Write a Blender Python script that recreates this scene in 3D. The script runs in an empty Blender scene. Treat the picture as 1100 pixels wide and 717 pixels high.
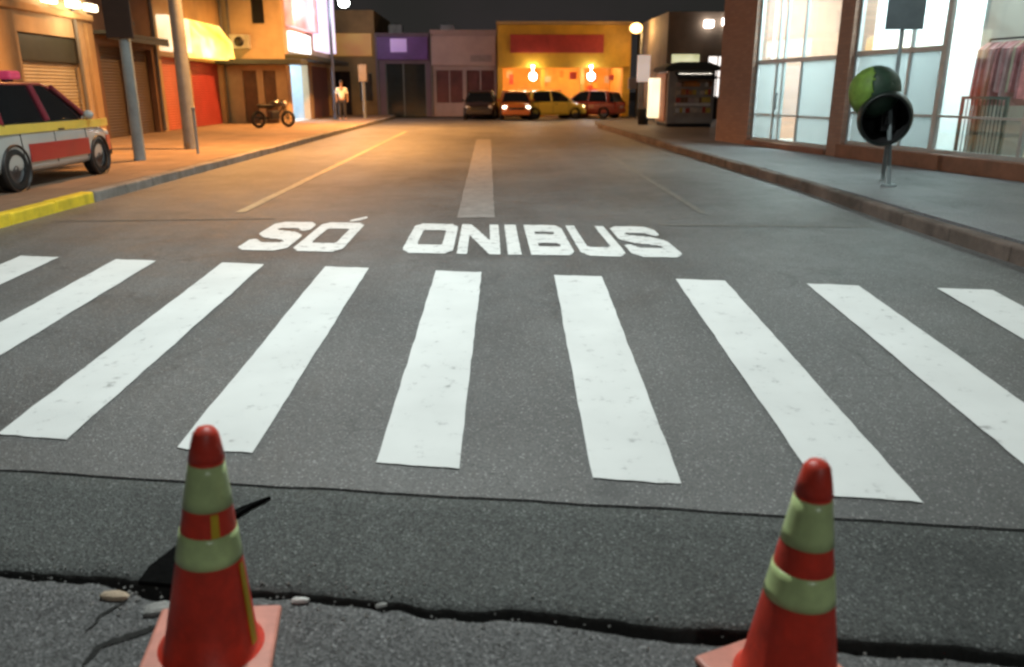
import bpy, bmesh, math, random
from mathutils import Vector, Matrix, noise
random.seed(7)
R = math.radians
sc = bpy.context.scene
col = sc.collection

# ------------------------------------------------------------------ helpers
class MB:
    """collects shapes, links them as one mesh object"""
    def __init__(s): s.v = []; s.f = []; s.mi = []; s.sm = []; s.m = 0
    def add(s, vs, fs, smooth=False):
        b = len(s.v); s.v += [tuple(p) for p in vs]
        for f in fs:
            s.f.append(tuple(b + i for i in f)); s.mi.append(s.m); s.sm.append(smooth)
        return s
    def box(s, x0, x1, y0, y1, z0, z1, rot=None, c=None, bev=0.0):
        bm = bmesh.new()
        bmesh.ops.create_cube(bm, size=1)
        for v in bm.verts:
            v.co = Vector(((x0+x1)/2+v.co.x*(x1-x0), (y0+y1)/2+v.co.y*(y1-y0), (z0+z1)/2+v.co.z*(z1-z0)))
        if bev: bmesh.ops.bevel(bm, geom=bm.edges[:], offset=bev, segments=2, affect='EDGES', profile=.5)
        if rot is not None:
            cc = Vector(c) if c else Vector(((x0+x1)/2, (y0+y1)/2, (z0+z1)/2))
            for v in bm.verts: v.co = rot @ (v.co-cc) + cc
        bm.verts.index_update()
        s.add([v.co[:] for v in bm.verts], [[v.index for v in f.verts] for f in bm.faces])
        bm.free(); return s
    def tube(s, p, q, r0, r1=None, n=12, cap=True):
        r1 = r0 if r1 is None else r1
        p, q = Vector(p), Vector(q); d = (q-p).normalized()
        a = d.orthogonal().normalized(); b = d.cross(a)
        vs = []
        for c, r in ((p, r0), (q, r1)):
            for i in range(n):
                t = 2*math.pi*i/n; vs.append(c + a*math.cos(t)*r + b*math.sin(t)*r)
        s.add(vs, [(i, (i+1) % n, n+(i+1) % n, n+i) for i in range(n)], True)
        if cap: s.add(vs, [tuple(range(n))[::-1], tuple(range(n, 2*n))])
        return s
    def path(s, pts, r, n=8):
        for a, b in zip(pts, pts[1:]): s.tube(a, b, r, n=n)
        return s
    def lathe(s, prof, n=32, c=(0, 0, 0), axis='z', smooth=True):
        vs = []; k = len(prof)
        for i in range(n):
            t = 2*math.pi*i/n
            for r, h in prof:
                if axis == 'z': p = (c[0]+r*math.cos(t), c[1]+r*math.sin(t), c[2]+h)
                elif axis == 'x': p = (c[0]+h, c[1]+r*math.cos(t), c[2]+r*math.sin(t))
                else: p = (c[0]+r*math.sin(t), c[1]+h, c[2]+r*math.cos(t))
                vs.append(p)
        fs = []
        for i in range(n):
            j = (i+1) % n
            for q in range(k-1): fs.append((i*k+q, j*k+q, j*k+q+1, i*k+q+1))
        return s.add(vs, fs, smooth)
    def ball(s, c, r, sx=1, sy=1, sz=1, n=14):
        prof = [(max(1e-4, r*math.sin(math.pi*i/n)), -r*math.cos(math.pi*i/n)) for i in range(n+1)]
        b = len(s.v); s.lathe(prof, 2*n)
        for i in range(b, len(s.v)):
            v = s.v[i]; s.v[i] = (c[0]+v[0]*sx, c[1]+v[1]*sy, c[2]+v[2]*sz)
        return s
    def prism(s, poly, a0, a1, axis='y'):
        """poly of 2D points extruded along an axis"""
        n = len(poly)
        def P(u, v, a): return {'y': (u, a, v), 'x': (a, u, v), 'z': (u, v, a)}[axis]
        vs = [P(u, v, a0) for u, v in poly] + [P(u, v, a1) for u, v in poly]
        return s.add(vs, [tuple(range(n))[::-1], tuple(range(n, 2*n))] + [(i, (i+1) % n, n+(i+1) % n, n+i) for i in range(n)])
    def build(s, name, mats, parent=None, fix=True, merge=False):
        me = bpy.data.meshes.new(name)
        me.from_pydata(s.v, [], s.f)
        if not isinstance(mats, (list, tuple)): mats = [mats]
        for m in mats: me.materials.append(m)
        me.polygons.foreach_set('material_index', s.mi)
        me.polygons.foreach_set('use_smooth', s.sm)
        if fix or merge:
            bm = bmesh.new(); bm.from_mesh(me)
            if merge: bmesh.ops.remove_doubles(bm, verts=bm.verts, dist=1e-5)
            if fix: bmesh.ops.recalc_face_normals(bm, faces=bm.faces)
            bm.to_mesh(me); bm.free()
        me.update()
        o = bpy.data.objects.new(name, me); col.objects.link(o)
        if parent: o.parent = parent
        return o

def tag(o, label=None, cat=None, group=None, kind=None):
    if label: o['label'] = label
    if cat: o['category'] = cat
    if group: o['group'] = group
    if kind: o['kind'] = kind
    return o
def thing(name, label, cat, loc=(0, 0, 0), rz=0, group=None):
    o = bpy.data.objects.new(name, None); col.objects.link(o)
    o.location = loc; o.rotation_euler = (0, 0, rz); o.empty_display_size = .2
    return tag(o, label, cat, group)
def copy_tree(o, parent=None):
    c = o.copy(); col.objects.link(c)
    if parent: c.parent = parent
    for ch in list(o.children): copy_tree(ch, c)
    return c

# ------------------------------------------------------------------ materials
def hexlin(r, g, b): return (r, g, b, 1)
def mat(name, c, rough=.6, metal=0, var=.15, scale=4, bump=0, bscale=60, emit=None, estr=0, spec=.5, grime=0, coat=0):
    m = bpy.data.materials.new(name); m.use_nodes = True
    nt = m.node_tree; N = nt.nodes; L = nt.links; p = N['Principled BSDF']
    p.inputs['Roughness'].default_value = rough; p.inputs['Metallic'].default_value = metal
    p.inputs['Specular IOR Level'].default_value = spec
    if coat: p.inputs['Coat Weight'].default_value = coat; p.inputs['Coat Roughness'].default_value = .08
    tc = N.new('ShaderNodeTexCoord')
    n = N.new('ShaderNodeTexNoise'); n.inputs['Scale'].default_value = scale; n.inputs['Detail'].default_value = 6
    n.inputs['Roughness'].default_value = .65
    L.new(tc.outputs['Object'], n.inputs['Vector'])
    r = N.new('ShaderNodeValToRGB')
    r.color_ramp.elements[0].position = .3; r.color_ramp.elements[1].position = .7
    r.color_ramp.elements[0].color = (*[max(0, x*(1-var)) for x in c[:3]], 1)
    r.color_ramp.elements[1].color = (*[min(1, x*(1+var)) for x in c[:3]], 1)
    L.new(n.outputs['Fac'], r.inputs['Fac'])
    out = r.outputs['Color']
    if grime:
        g = N.new('ShaderNodeTexNoise'); g.inputs['Scale'].default_value = scale*.6; g.inputs['Detail'].default_value = 8
        mp = N.new('ShaderNodeMapping'); mp.inputs['Scale'].default_value = (1, 1, .25); mp.inputs['Location'].default_value = (3, 7, 1)
        L.new(tc.outputs['Object'], mp.inputs['Vector']); L.new(mp.outputs['Vector'], g.inputs['Vector'])
        rr = N.new('ShaderNodeMapRange'); rr.inputs['From Min'].default_value = .48; rr.inputs['From Max'].default_value = .75
        rr.inputs['To Max'].default_value = grime
        L.new(g.outputs['Fac'], rr.inputs['Value'])
        mx = N.new('ShaderNodeMix'); mx.data_type = 'RGBA'; mx.inputs['B'].default_value = (.05, .04, .03, 1)
        L.new(rr.outputs['Result'], mx.inputs['Factor']); L.new(out, mx.inputs['A']); out = mx.outputs['Result']
    L.new(out, p.inputs['Base Color'])
    if bump:
        b = N.new('ShaderNodeTexNoise'); b.inputs['Scale'].default_value = bscale; b.inputs['Detail'].default_value = 4
        L.new(tc.outputs['Object'], b.inputs['Vector'])
        bp = N.new('ShaderNodeBump'); bp.inputs['Strength'].default_value = bump; bp.inputs['Distance'].default_value = .01
        L.new(b.outputs['Fac'], bp.inputs['Height']); L.new(bp.outputs['Normal'], p.inputs['Normal'])
    if emit:
        p.inputs['Emission Color'].default_value = (*emit[:3], 1); p.inputs['Emission Strength'].default_value = estr
    return m

def asphalt(name, lo, hi, rough, speck=.5, tint=(1, 1, 1), bump=.6, spec=.5, cracks=0.):
    m = bpy.data.materials.new(name); m.use_nodes = True
    nt = m.node_tree; N = nt.nodes; L = nt.links; p = N['Principled BSDF']
    tc = N.new('ShaderNodeTexCoord')
    def nz(scale, det=6, ro=.6, st=None):
        n = N.new('ShaderNodeTexNoise'); n.inputs['Scale'].default_value = scale; n.inputs['Detail'].default_value = det; n.inputs['Roughness'].default_value = ro
        if st:
            mp = N.new('ShaderNodeMapping'); mp.inputs['Scale'].default_value = st
            L.new(tc.outputs['Object'], mp.inputs['Vector']); L.new(mp.outputs['Vector'], n.inputs['Vector'])
        else: L.new(tc.outputs['Object'], n.inputs['Vector'])
        return n.outputs['Fac']
    def rng(v, a, b, c=0., d=1.):
        r = N.new('ShaderNodeMapRange'); r.inputs[1].default_value = a; r.inputs[2].default_value = b; r.inputs[3].default_value = c; r.inputs[4].default_value = d
        L.new(v, r.inputs[0]); return r.outputs[0]
    def mix(f, a, b, mode='MIX'):
        x = N.new('ShaderNodeMix'); x.data_type = 'RGBA'; x.blend_type = mode
        for k, q in (('Factor', f), ('A', a), ('B', b)):
            if isinstance(q, (int, float)): x.inputs[k].default_value = q
            elif isinstance(q, tuple): x.inputs[k].default_value = (*q, 1)
            else: L.new(q, x.inputs[k])
        return x.outputs['Result']
    c0 = tuple(lo*t for t in tint); c1 = tuple(hi*t for t in tint)
    big = rng(nz(.55, 5), .35, .68)
    base = mix(big, c0, c1)
    trk = rng(nz(1.0, 4, .6, (1.3, .08, 1)), .42, .7)         # wear drawn out along the lanes
    base = mix(rng(trk, 0, 1, 0, .4), base, tuple(hi*1.25*t for t in tint))
    # aggregate: light and dark stones
    v = N.new('ShaderNodeTexVoronoi'); v.inputs['Scale'].default_value = 125; L.new(tc.outputs['Object'], v.inputs['Vector'])
    vs = N.new('ShaderNodeSeparateColor'); L.new(v.outputs['Color'], vs.inputs[0])
    st = rng(vs.outputs[0], 0, 1, 1-speck, 1+speck)
    cm = N.new('ShaderNodeCombineColor')
    for i in range(3): L.new(st, cm.inputs[i])
    base = mix(1., base, cm.outputs[0], 'MULTIPLY')
    pick = rng(vs.outputs[1], .93, .97)
    base = mix(rng(pick, 0, 1, 0, .55), base, tuple(min(.5, hi*3.2)*t for t in tint))
    oil = rng(nz(1.7, 3, .5), .66, .74)
    base = mix(rng(oil, 0, 1, 0, .5), base, tuple(lo*.5*t for t in tint))
    if cracks:
        vc = N.new('ShaderNodeTexVoronoi'); vc.feature = 'DISTANCE_TO_EDGE'; vc.inputs['Scale'].default_value = .8
        nn = N.new('ShaderNodeTexNoise'); nn.inputs['Scale'].default_value = 3; nn.inputs['Detail'].default_value = 6
        L.new(tc.outputs['Object'], nn.inputs['Vector'])
        va = N.new('ShaderNodeVectorMath'); va.operation = 'MULTIPLY_ADD'; va.inputs[1].default_value = (.5, .5, .5)
        L.new(nn.outputs['Color'], va.inputs[0]); L.new(tc.outputs['Object'], va.inputs[2]); L.new(va.outputs[0], vc.inputs['Vector'])
        ln = rng(vc.outputs['Distance'], .004, .014, 1, 0)
        gate = rng(nz(.5, 2), .5, .6)
        mm = N.new('ShaderNodeMath'); mm.operation = 'MULTIPLY'; L.new(ln, mm.inputs[0]); L.new(gate, mm.inputs[1])
        base = mix(rng(mm.outputs[0], 0, 1, 0, cracks), base, (.012, .012, .012))
    L.new(base, p.inputs['Base Color'])
    L.new(rng(nz(2.2), .3, .7, rough-.08, rough+.1), p.inputs['Roughness'])
    p.inputs['Specular IOR Level'].default_value = spec
    h = N.new('ShaderNodeMath'); h.operation = 'ADD'
    L.new(v.outputs['Distance'], h.inputs[0]); L.new(nz(260, 2), h.inputs[1])
    bp = N.new('ShaderNodeBump'); bp.inputs['Strength'].default_value = bump; bp.inputs['Distance'].default_value = .006
    L.new(h.outputs[0], bp.inputs['Height']); L.new(bp.outputs['Normal'], p.inputs['Normal'])
    return m

def road_paint(name, c, under, wear=.45, scale=9., rough=.55, soft=.1):
    """paint worn through to the asphalt"""
    m = bpy.data.materials.new(name); m.use_nodes = True
    nt = m.node_tree; N = nt.nodes; L = nt.links; p = N['Principled BSDF']
    tc = N.new('ShaderNodeTexCoord')
    n = N.new('ShaderNodeTexNoise'); n.inputs['Scale'].default_value = scale; n.inputs['Detail'].default_value = 10; n.inputs['Roughness'].default_value = .75
    L.new(tc.outputs['Object'], n.inputs['Vector'])
    r = N.new('ShaderNodeMapRange'); r.inputs[1].default_value = wear-soft; r.inputs[2].default_value = wear+soft
    L.new(n.outputs['Fac'], r.inputs[0])
    n2 = N.new('ShaderNodeTexNoise'); n2.inputs['Scale'].default_value = 2.5; n2.inputs['Detail'].default_value = 6
    L.new(tc.outputs['Object'], n2.inputs['Vector'])
    tone = N.new('ShaderNodeMix'); tone.data_type = 'RGBA'
    tone.inputs['A'].default_value = (*[x*.80 for x in c], 1); tone.inputs['B'].default_value = (*[min(.9, x*1.05) for x in c], 1)
    L.new(n2.outputs['Fac'], tone.inputs['Factor'])
    x = N.new('ShaderNodeMix'); x.data_type = 'RGBA'
    x.inputs['A'].default_value = (*under, 1); L.new(tone.outputs['Result'], x.inputs['B'])
    L.new(r.outputs[0], x.inputs['Factor']); L.new(x.outputs['Result'], p.inputs['Base Color'])
    p.inputs['Roughness'].default_value = rough
    b = N.new('ShaderNodeTexNoise'); b.inputs['Scale'].default_value = 140
    L.new(tc.outputs['Object'], b.inputs['Vector'])
    bp = N.new('ShaderNodeBump'); bp.inputs['Strength'].default_value = .35; bp.inputs['Distance'].default_value = .004
    L.new(b.outputs['Fac'], bp.inputs['Height']); L.new(bp.outputs['Normal'], p.inputs['Normal'])
    return m

def glass(name, tint=(.95, .98, .98), refl=.1):
    m = bpy.data.materials.new(name); m.use_nodes = True
    nt = m.node_tree; N = nt.nodes; L = nt.links; N.remove(N['Principled BSDF'])
    t = N.new('ShaderNodeBsdfTransparent'); t.inputs[0].default_value = (*tint, 1)
    g = N.new('ShaderNodeBsdfGlossy'); g.inputs['Roughness'].default_value = .03; g.inputs[0].default_value = (.9, .9, .9, 1)
    lw = N.new('ShaderNodeLayerWeight'); lw.inputs[0].default_value = .25
    mr = N.new('ShaderNodeMapRange'); mr.inputs[3].default_value = refl*.5; mr.inputs[4].default_value = refl*6
    x = N.new('ShaderNodeMixShader')
    L.new(lw.outputs['Fresnel'], mr.inputs[0]); L.new(mr.outputs[0], x.inputs[0]); L.new(t.outputs[0], x.inputs[1]); L.new(g.outputs[0], x.inputs[2])
    L.new(x.outputs[0], N['Material Output'].inputs[0]); return m

def ribbed(name, c, period, axis='Z', rough=.5, depth=.02, grime=.3, metal=0):
    """roller shutter: horizontal slats in the bump"""
    m = mat(name, c, rough, metal=metal, var=.15, scale=1.5, grime=grime)
    nt = m.node_tree; N = nt.nodes; L = nt.links
    tc = N.new('ShaderNodeTexCoord'); w = N.new('ShaderNodeTexWave'); w.bands_direction = axis
    w.inputs['Scale'].default_value = 1/period/3.18; w.inputs['Distortion'].default_value = 0
    L.new(tc.outputs['Object'], w.inputs['Vector'])
    bp = N.new('ShaderNodeBump'); bp.inputs['Distance'].default_value = depth; bp.inputs['Strength'].default_value = .9
    L.new(w.outputs['Fac'], bp.inputs['Height']); L.new(bp.outputs['Normal'], N['Principled BSDF'].inputs['Normal'])
    return m

def lit_sign(name, cols, strength, scale=(.6, .6, .9), rough=.4):
    """a backlit plastic panel: printed colour patches lit unevenly by the tubes behind"""
    m = bpy.data.materials.new(name); m.use_nodes = True
    nt = m.node_tree; N = nt.nodes; L = nt.links; p = N['Principled BSDF']
    tc = N.new('ShaderNodeTexCoord'); mp = N.new('ShaderNodeMapping'); mp.inputs['Scale'].default_value = scale
    n = N.new('ShaderNodeTexNoise'); n.inputs['Scale'].default_value = 1.; n.inputs['Detail'].default_value = 2
    L.new(tc.outputs['Object'], mp.inputs[0]); L.new(mp.outputs[0], n.inputs['Vector'])
    r = N.new('ShaderNodeValToRGB'); e = r.color_ramp.elements
    k = len(cols)
    while len(e) < k: e.new(.5)
    for i, c in enumerate(cols):
        e[i].position = .3+.4*i/max(1, k-1); e[i].color = (*c, 1)
    L.new(n.outputs['Fac'], r.inputs[0])
    L.new(r.outputs[0], p.inputs['Base Color']); L.new(r.outputs[0], p.inputs['Emission Color'])
    p.inputs['Emission Strength'].default_value = strength; p.inputs['Roughness'].default_value = rough
    return m
def glow(name, c, s):
    return mat(name, c, .4, var=.02, emit=c, estr=s)

UNDER = (.11, .11, .11)
A_far = asphalt('asphalt_worn', .076, .138, .5, .35, (1.0, 1, .99), .5, .6, .3)
A_band = asphalt('asphalt_band', .07, .105, .72, .5, (.96, 1.03, 1.0), .9, .4)
A_near = asphalt('asphalt_cross', .095, .14, .75, .55, (1.0, 1.01, 1.02), .9, .4, .7)
M_paint = road_paint('white_road_paint', (.78, .80, .79), UNDER, .318, 10)
M_text = road_paint('white_letter_paint', (.80, .82, .81), UNDER, .37, 9)
M_oldwhite = road_paint('faded_white_paint', (.36, .34, .33), (.16, .155, .15), .5, 5, .6, .22)
M_oldyel = road_paint('faded_lane_paint', (.55, .46, .30), (.11, .11, .105), .42, 7, .6, .15)
M_faint = road_paint('faint_lane_paint', (.24, .22, .19), (.11, .11, .105), .52, 6, .6, .2)
M_kyel = mat('yellow_kerb_paint', (.78, .58, .03), .55, var=.18, scale=6, bump=.3, grime=.25)
M_kerb = mat('kerb_concrete', (.26, .24, .22), .8, var=.25, scale=5, bump=.5, grime=.5)
M_kerbr = mat('kerb_stained', (.13, .098, .082), .85, var=.5, scale=2.2, bump=.6, grime=.6)
M_walkl = mat('pavement_left', (.25, .175, .125), .8, var=.2, scale=1.6, bump=.3, grime=.35)
M_walkr = asphalt('pavement_right', .13, .20, .6, .2, (.99, 1, 1.05), .3, .5, .35)
def joints(mm, w, h, dark):
    nt = mm.node_tree; N = nt.nodes; L = nt.links; p = N['Principled BSDF']; src = p.inputs['Base Color'].links[0].from_socket
    tc = N.new('ShaderNodeTexCoord'); b = N.new('ShaderNodeTexBrick'); b.inputs['Scale'].default_value = 1; b.inputs['Brick Width'].default_value = w; b.inputs['Row Height'].default_value = h; b.inputs['Mortar Size'].default_value = .012; b.inputs['Mortar Smooth'].default_value = .3
    b.inputs['Color1'].default_value = (1, 1, 1, 1); b.inputs['Color2'].default_value = (.8, .8, .8, 1); b.inputs['Mortar'].default_value = (dark, dark, dark, 1)
    L.new(tc.outputs['Object'], b.inputs['Vector'])
    x = N.new('ShaderNodeMix'); x.data_type = 'RGBA'; x.blend_type = 'MULTIPLY'; x.inputs['Factor'].default_value = 1
    L.new(src, x.inputs['A']); L.new(b.outputs['Color'], x.inputs['B']); L.new(x.outputs['Result'], p.inputs['Base Color'])
joints(M_walkl, 1.2, .9, .4); joints(M_walkr, 1.6, 1.5, .55)
M_ground = mat('earth', (.06, .055, .05), .9)
M_dark = mat('dark_soil_shade', (.012, .012, .011), .9, var=.4, scale=20, bump=.6)

# ------------------------------------------------------------------ ground
def gz(Y, X=0.):
    """the road is level down the street and falls 6 % toward the cross street"""
    k = .0624; Y = max(1.6, Y); y = 6.95-Y-.19*max(-6, min(6, X))
    if y < -.25: return 0.
    if y < .25: return -k*(y+.25)**2
    return -k*y
def fbm(x, y, z=0., o=4): return noise.fractal(Vector((x, y, z)), 1., 2., o)
def gut(X): return 2.44-.163*X + .03*fbm(X*2.3, 0)+.012*fbm(X*11, 3)
def seam(X): return 3.16-.152*X + .012*fbm(X*1.7, 9)

xs = []
x = -40.
while x < 40.01:
    xs.append(x); a = abs(x); x += .03 if a < 3.2 else (.25 if a < 8 else 2.0)
# road: from the gutter to beyond the far shops
def rowset(X):
    g = gut(X); s = seam(X)
    r = [(g, -.16), (g+.003, -.05), (g+.012, -.012), (g+.04, -.002)]
    r += [(g+.04+(s-.016-g-.04)*k/6, .004*(k == 6)) for k in range(1, 7)]
    r += [(s-.012, -.03), (s+.010, -.032), (s+.014, 0.)]
    k = s+.014; n = 46
    r += [(k+(9.5-k)*i/n, 0.) for i in range(1, n+1)]
    r += [(y, 0.) for y in (12, 16, 22, 30, 40, 52, 75, 120)]
    return r
m = MB(); nr = len(rowset(0)); vs = []
for X in xs:
    gg = max(-6, min(6, X))
    for (Y, dz) in rowset(gg):
        vs.append((X, Y, gz(Y, X)+dz+.004*fbm(X*1.1, Y*1.1, 4)))
fs0, fs1 = [], []
for i in range(len(xs)-1):
    for j in range(nr-1):
        q = (i*nr+j, (i+1)*nr+j, (i+1)*nr+j+1, i*nr+j+1)
        (fs1 if j < 10 else fs0).append(q)
m.add(vs, fs0, True)
for f in fs1: m.f.append(f); m.mi.append(1); m.sm.append(True)
for i_, f in enumerate(m.f):
    if f[0] % nr in (0, 9, 10, 11, 12): m.sm[i_] = False
    if f[0] % nr in (0, 1): m.mi[i_] = 2  # road-side wall of the gap near black, its shade put into the colour
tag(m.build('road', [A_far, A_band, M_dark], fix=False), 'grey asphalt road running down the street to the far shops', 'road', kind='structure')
# cross street in front of the gutter
m = MB(); vs = []; rows = 26
for X in xs:
    gg = max(-6, min(6, X)); g = gut(gg)-.022-.018*abs(fbm(gg*6, 5)) - .030*max(0, min(1, gg+.5)) - .05*math.exp(-((gg+1.25)/.16)**2)
    for k in range(rows+1):
        if k == 0: Y, dz = g, -.16
        elif k == 1: Y, dz = g-.003, -.03
        elif k == 2: Y, dz = g-.015, -.006
        elif k < 22: Y, dz = g-.015-(k-2)*.07, 0.
        else: Y, dz = g-1.415-(k-21)*(k-21)*1.6, 0.
        vs.append((X, Y, gz(Y, X)+dz+.004*fbm(X*1.4, Y*1.4, 7)))
n = rows+1
m.add(vs, [(i*n+j, i*n+j+1, (i+1)*n+j+1, (i+1)*n+j) for i in range(len(xs)-1) for j in range(rows)], True)
tag(m.build('cross_street', A_near, fix=False), 'speckled dark asphalt of the cross street in front of the gutter gap', 'street', kind='structure')
# bottom of the gutter gap
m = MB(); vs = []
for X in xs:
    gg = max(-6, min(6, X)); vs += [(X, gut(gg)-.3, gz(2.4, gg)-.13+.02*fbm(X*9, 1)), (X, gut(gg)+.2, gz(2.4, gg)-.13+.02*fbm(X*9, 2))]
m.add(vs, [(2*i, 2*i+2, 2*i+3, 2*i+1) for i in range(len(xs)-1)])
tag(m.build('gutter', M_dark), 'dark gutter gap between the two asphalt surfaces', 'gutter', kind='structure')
m = MB().add([(-500, -300, -.8), (500, -300, -.8), (500, 900, -.8), (-500, 900, -.8)], [(0, 1, 2, 3)])
tag(m.build('ground', M_ground), 'dark ground around the streets', 'ground', kind='structure')

# painted stripes of the crossing
stripe_label = ['white crossing stripe cut by the left edge of the picture', 'white crossing stripe, second from the left', 'white crossing stripe behind the cone with the yellow strap',
                'white crossing stripe left of the middle, under the first round letter', 'white crossing stripe right of the middle, under the letter B',
                'white crossing stripe behind the cone without a strap', 'white crossing stripe running off the right edge', 'short white crossing stripe at the far right corner', 'white crossing stripe fragment at the left edge']
def stripe(x0, w, lab):
    m = MB(); n = 30; vs = []; k = 7
    for i in range(n+1):
        t = i/n
        for j in range(k+1):
            X = x0+w*j/k + (.045 if x0 < 1 else .03)*t - (.042-.026*min(0, x0+.5))*(1-t)
            if j in (0, k): X += .006*fbm(t*22, x0*3+j)
            Y = (3.40-.19*X)*(1-t) + (6.74-.19*X)*t
            if i in (0, n): Y += .012*fbm(X*16, i+x0)
            vs.append((X, Y, gz(Y, X)+.007+.004*fbm(X*1.1, Y*1.1, 4)))
    m.add(vs, [(i*(k+1)+j, i*(k+1)+j+1, (i+1)*(k+1)+j+1, (i+1)*(k+1)+j) for i in range(n) for j in range(k)], True)
    return tag(m.build('road_marking', M_paint, fix=False), lab, 'road marking', 'crosswalk stripes', 'structure')
for i, x0 in enumerate((-3.52, -2.48, -1.51, -.51, .51, 1.52, 2.55, 3.53, -4.5)):
    stripe(x0, .40, stripe_label[i])

# lettering on the road: SO ONIBUS with its accent
S_ = [[(.88, .8), (.72, .9), (.28, .9), (.1, .8), (.1, .62), (.28, .53), (.72, .47), (.9, .38), (.9, .2), (.72, .1), (.28, .1), (.1, .2)]]
O_ = [[(.1, .2), (.1, .8), (.26, .9), (.74, .9), (.9, .8), (.9, .2), (.74, .1), (.26, .1), (.1, .2)]]
L_ = {'S': S_, 'O': O_, 'N': [[(.1, 0), (.1, 1)], [(.12, .95), (.88, .05)], [(.9, 0), (.9, 1)]], 'I': [[(.5, 0), (.5, 1)]],
      'B': [[(.1, 0), (.1, 1)], [(.1, .9), (.74, .9), (.88, .8), (.88, .62), (.74, .51), (.1, .51)], [(.74, .51), (.9, .4), (.9, .2), (.76, .1), (.1, .1)]],
      'U': [[(.1, 1), (.1, .2), (.28, .1), (.72, .1), (.9, .2), (.9, 1)]]}
def segd(p, a, b):
    ax, ay = a; bx, by = b; dx, dy = bx-ax, by-ay; l = dx*dx+dy*dy
    t = 0 if l == 0 else max(0, min(1, ((p[0]-ax)*dx+(p[1]-ay)*dy)/l))
    return math.hypot(p[0]-ax-t*dx, p[1]-ay-t*dy)
def letter(m, ch, x0, w, y0, h, accent=False):
    nx = max(12, int(w/.011)); ny = 44; hw = .14 if ch != 'I' else .5
    idx = {}
    def vid(i, j):
        if (i, j) not in idx:
            u, v = i/nx, j/ny
            X = x0+w*u; Y = y0-.125*(X-x0)+h*v+.008*fbm(X*9, v*9); X += .004*fbm(X*7, v*14, 3)
            idx[i, j] = len(m.v); m.v.append((X, Y, gz(Y, X)+.007+.004*fbm(X*1.1, Y*1.1, 4)))
        return idx[i, j]
    def cell(i, j):
        m.f.append((vid(i, j), vid(i+1, j), vid(i+1, j+1), vid(i, j+1))); m.mi.append(0); m.sm.append(True)
    for i in range(nx):
        for j in range(ny):
            p = ((i+.5)/nx, (j+.5)/ny)
            if any(segd(p, a, b) < hw for pl in L_[ch] for a, b in zip(pl, pl[1:])): cell(i, j)
    if accent:
        for i in range(nx):
            for j in range(ny+1, ny+14):
                p = ((i+.5)/nx, (j+.5)/ny)
                if segd((p[0], p[1]), (.62, 1.09), (.86, 1.22)) < .055: cell(i, j)
m = MB()
for ch, x0, w, ac in (('S', -2.50, .50, 0), ('O', -1.94, .50, 1), ('O', -.85, .50, 0), ('N', -.31, .42, 0), ('I', .18, .13, 0), ('B', .40, .42, 0), ('U', .88, .43, 0), ('S', 1.36, .48, 0)):
    letter(m, ch, x0, w, 7.47-.115*x0, 1.75, ac)
tag(m.build('road_lettering', M_text, fix=False), 'white painted letters SO ONIBUS across the lanes beyond the crossing', 'road marking', kind='structure')

def line(name, pts, w, mm, lab, dz=.006):
    m = MB(); vs = []; out = []
    for (a, b) in zip(pts, pts[1:]):
        n = max(2, int((Vector(b)-Vector(a)).length/.35))
        out += [Vector(a).lerp(Vector(b), i/n) for i in range(n)]
    out.append(Vector(pts[-1]))
    for i, p in enumerate(out):
        d = (out[min(i+1, len(out)-1)]-out[max(i-1, 0)]).normalized(); q = Vector((-d.y, d.x))
        for s in (-1, 1):
            e = p+q*s*(w/2+.012*fbm(p.y*3, s)); vs.append((e.x, e.y, gz(e.y, e.x)+dz+.004*fbm(e.x*1.1, e.y*1.1, 4)))
    m.add(vs, [(2*i, 2*i+1, 2*i+3, 2*i+2) for i in range(len(out)-1)], True)
    return tag(m.build(name, mm, fix=False), lab, 'road marking', kind='structure')
line('road_marking', [(-3.18, 10.3), (-3.10, 31)], .13, M_oldyel, 'worn pale lane line along the left of the road')
line('road_marking', [(2.72, 10.0), (3.0, 24)], .10, M_faint, 'faint lane line along the right of the road')
line('road_marking', [(-.16, 9.75), (-.14, 26)], .46, M_oldwhite, 'broad faded whitish strip down the middle of the road')
line('road_marking', [(1.95, 9.15), (4.4, 8.95)], .07, M_faint, 'thin faint cross line right of the lettering')
line('road_marking', [(-5.2, 9.62), (-2.6, 9.78)], .06, M_faint, 'thin faint cross line left of the lettering')

# kerbs and pavements
def pave(name, poly, z, mm, lab):
    m = MB().prism(poly, -.6, z, 'z'); return tag(m.build(name, mm), lab, 'pavement', kind='structure')
pave('pavement', [(-5.72, 7.4), (-5.55, 20), (-5.3, 47), (-40, 47), (-40, 7.4)], .146, M_walkl, 'brownish pavement in front of the shops on the left')
pave('pavement', [(4.98, 3.5), (5.02, 12.4), (4.72, 34), (4.9, 37.5), (6.2, 39.2), (40, 39.2), (40, 3.5)], .146, M_walkr, 'blue grey pavement in front of the glass building on the right')
def kerb(pts, w, z, mm, lab, side):
    m = MB()
    for a, b in zip(pts, pts[1:]):
        a, b = Vector((*a, 0)), Vector((*b, 0)); L = (b-a).length; n = max(1, round(L/1.0))
        for i in range(n):
            p = a.lerp(b, (i+.002)/n); q = a.lerp(b, (i+.998)/n); d = (q-p).normalized(); k = Vector((-d.y, d.x, 0))*side*w
            zz = z+random.uniform(-.008, .008)
            m.box(0, 1, 0, 1, 0, 1)
            base = len(m.v)-8
            for t in range(base, base+8):
                u, v, h = m.v[t]
                e = p.lerp(q, u)+k*v; m.v[t] = (e.x, e.y, -.3+h*(zz+.3))
            # worn rounded top edge on the road side
            for t in range(base, base+8):
                if m.v[t][2] > 0: pass
    o = m.build('kerb', mm); bv = o.modifiers.new('bevel', 'BEVEL'); bv.width = .025; bv.segments = 3; bv.limit_method = 'ANGLE'
    return tag(o, lab, 'kerb', kind='structure')
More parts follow.
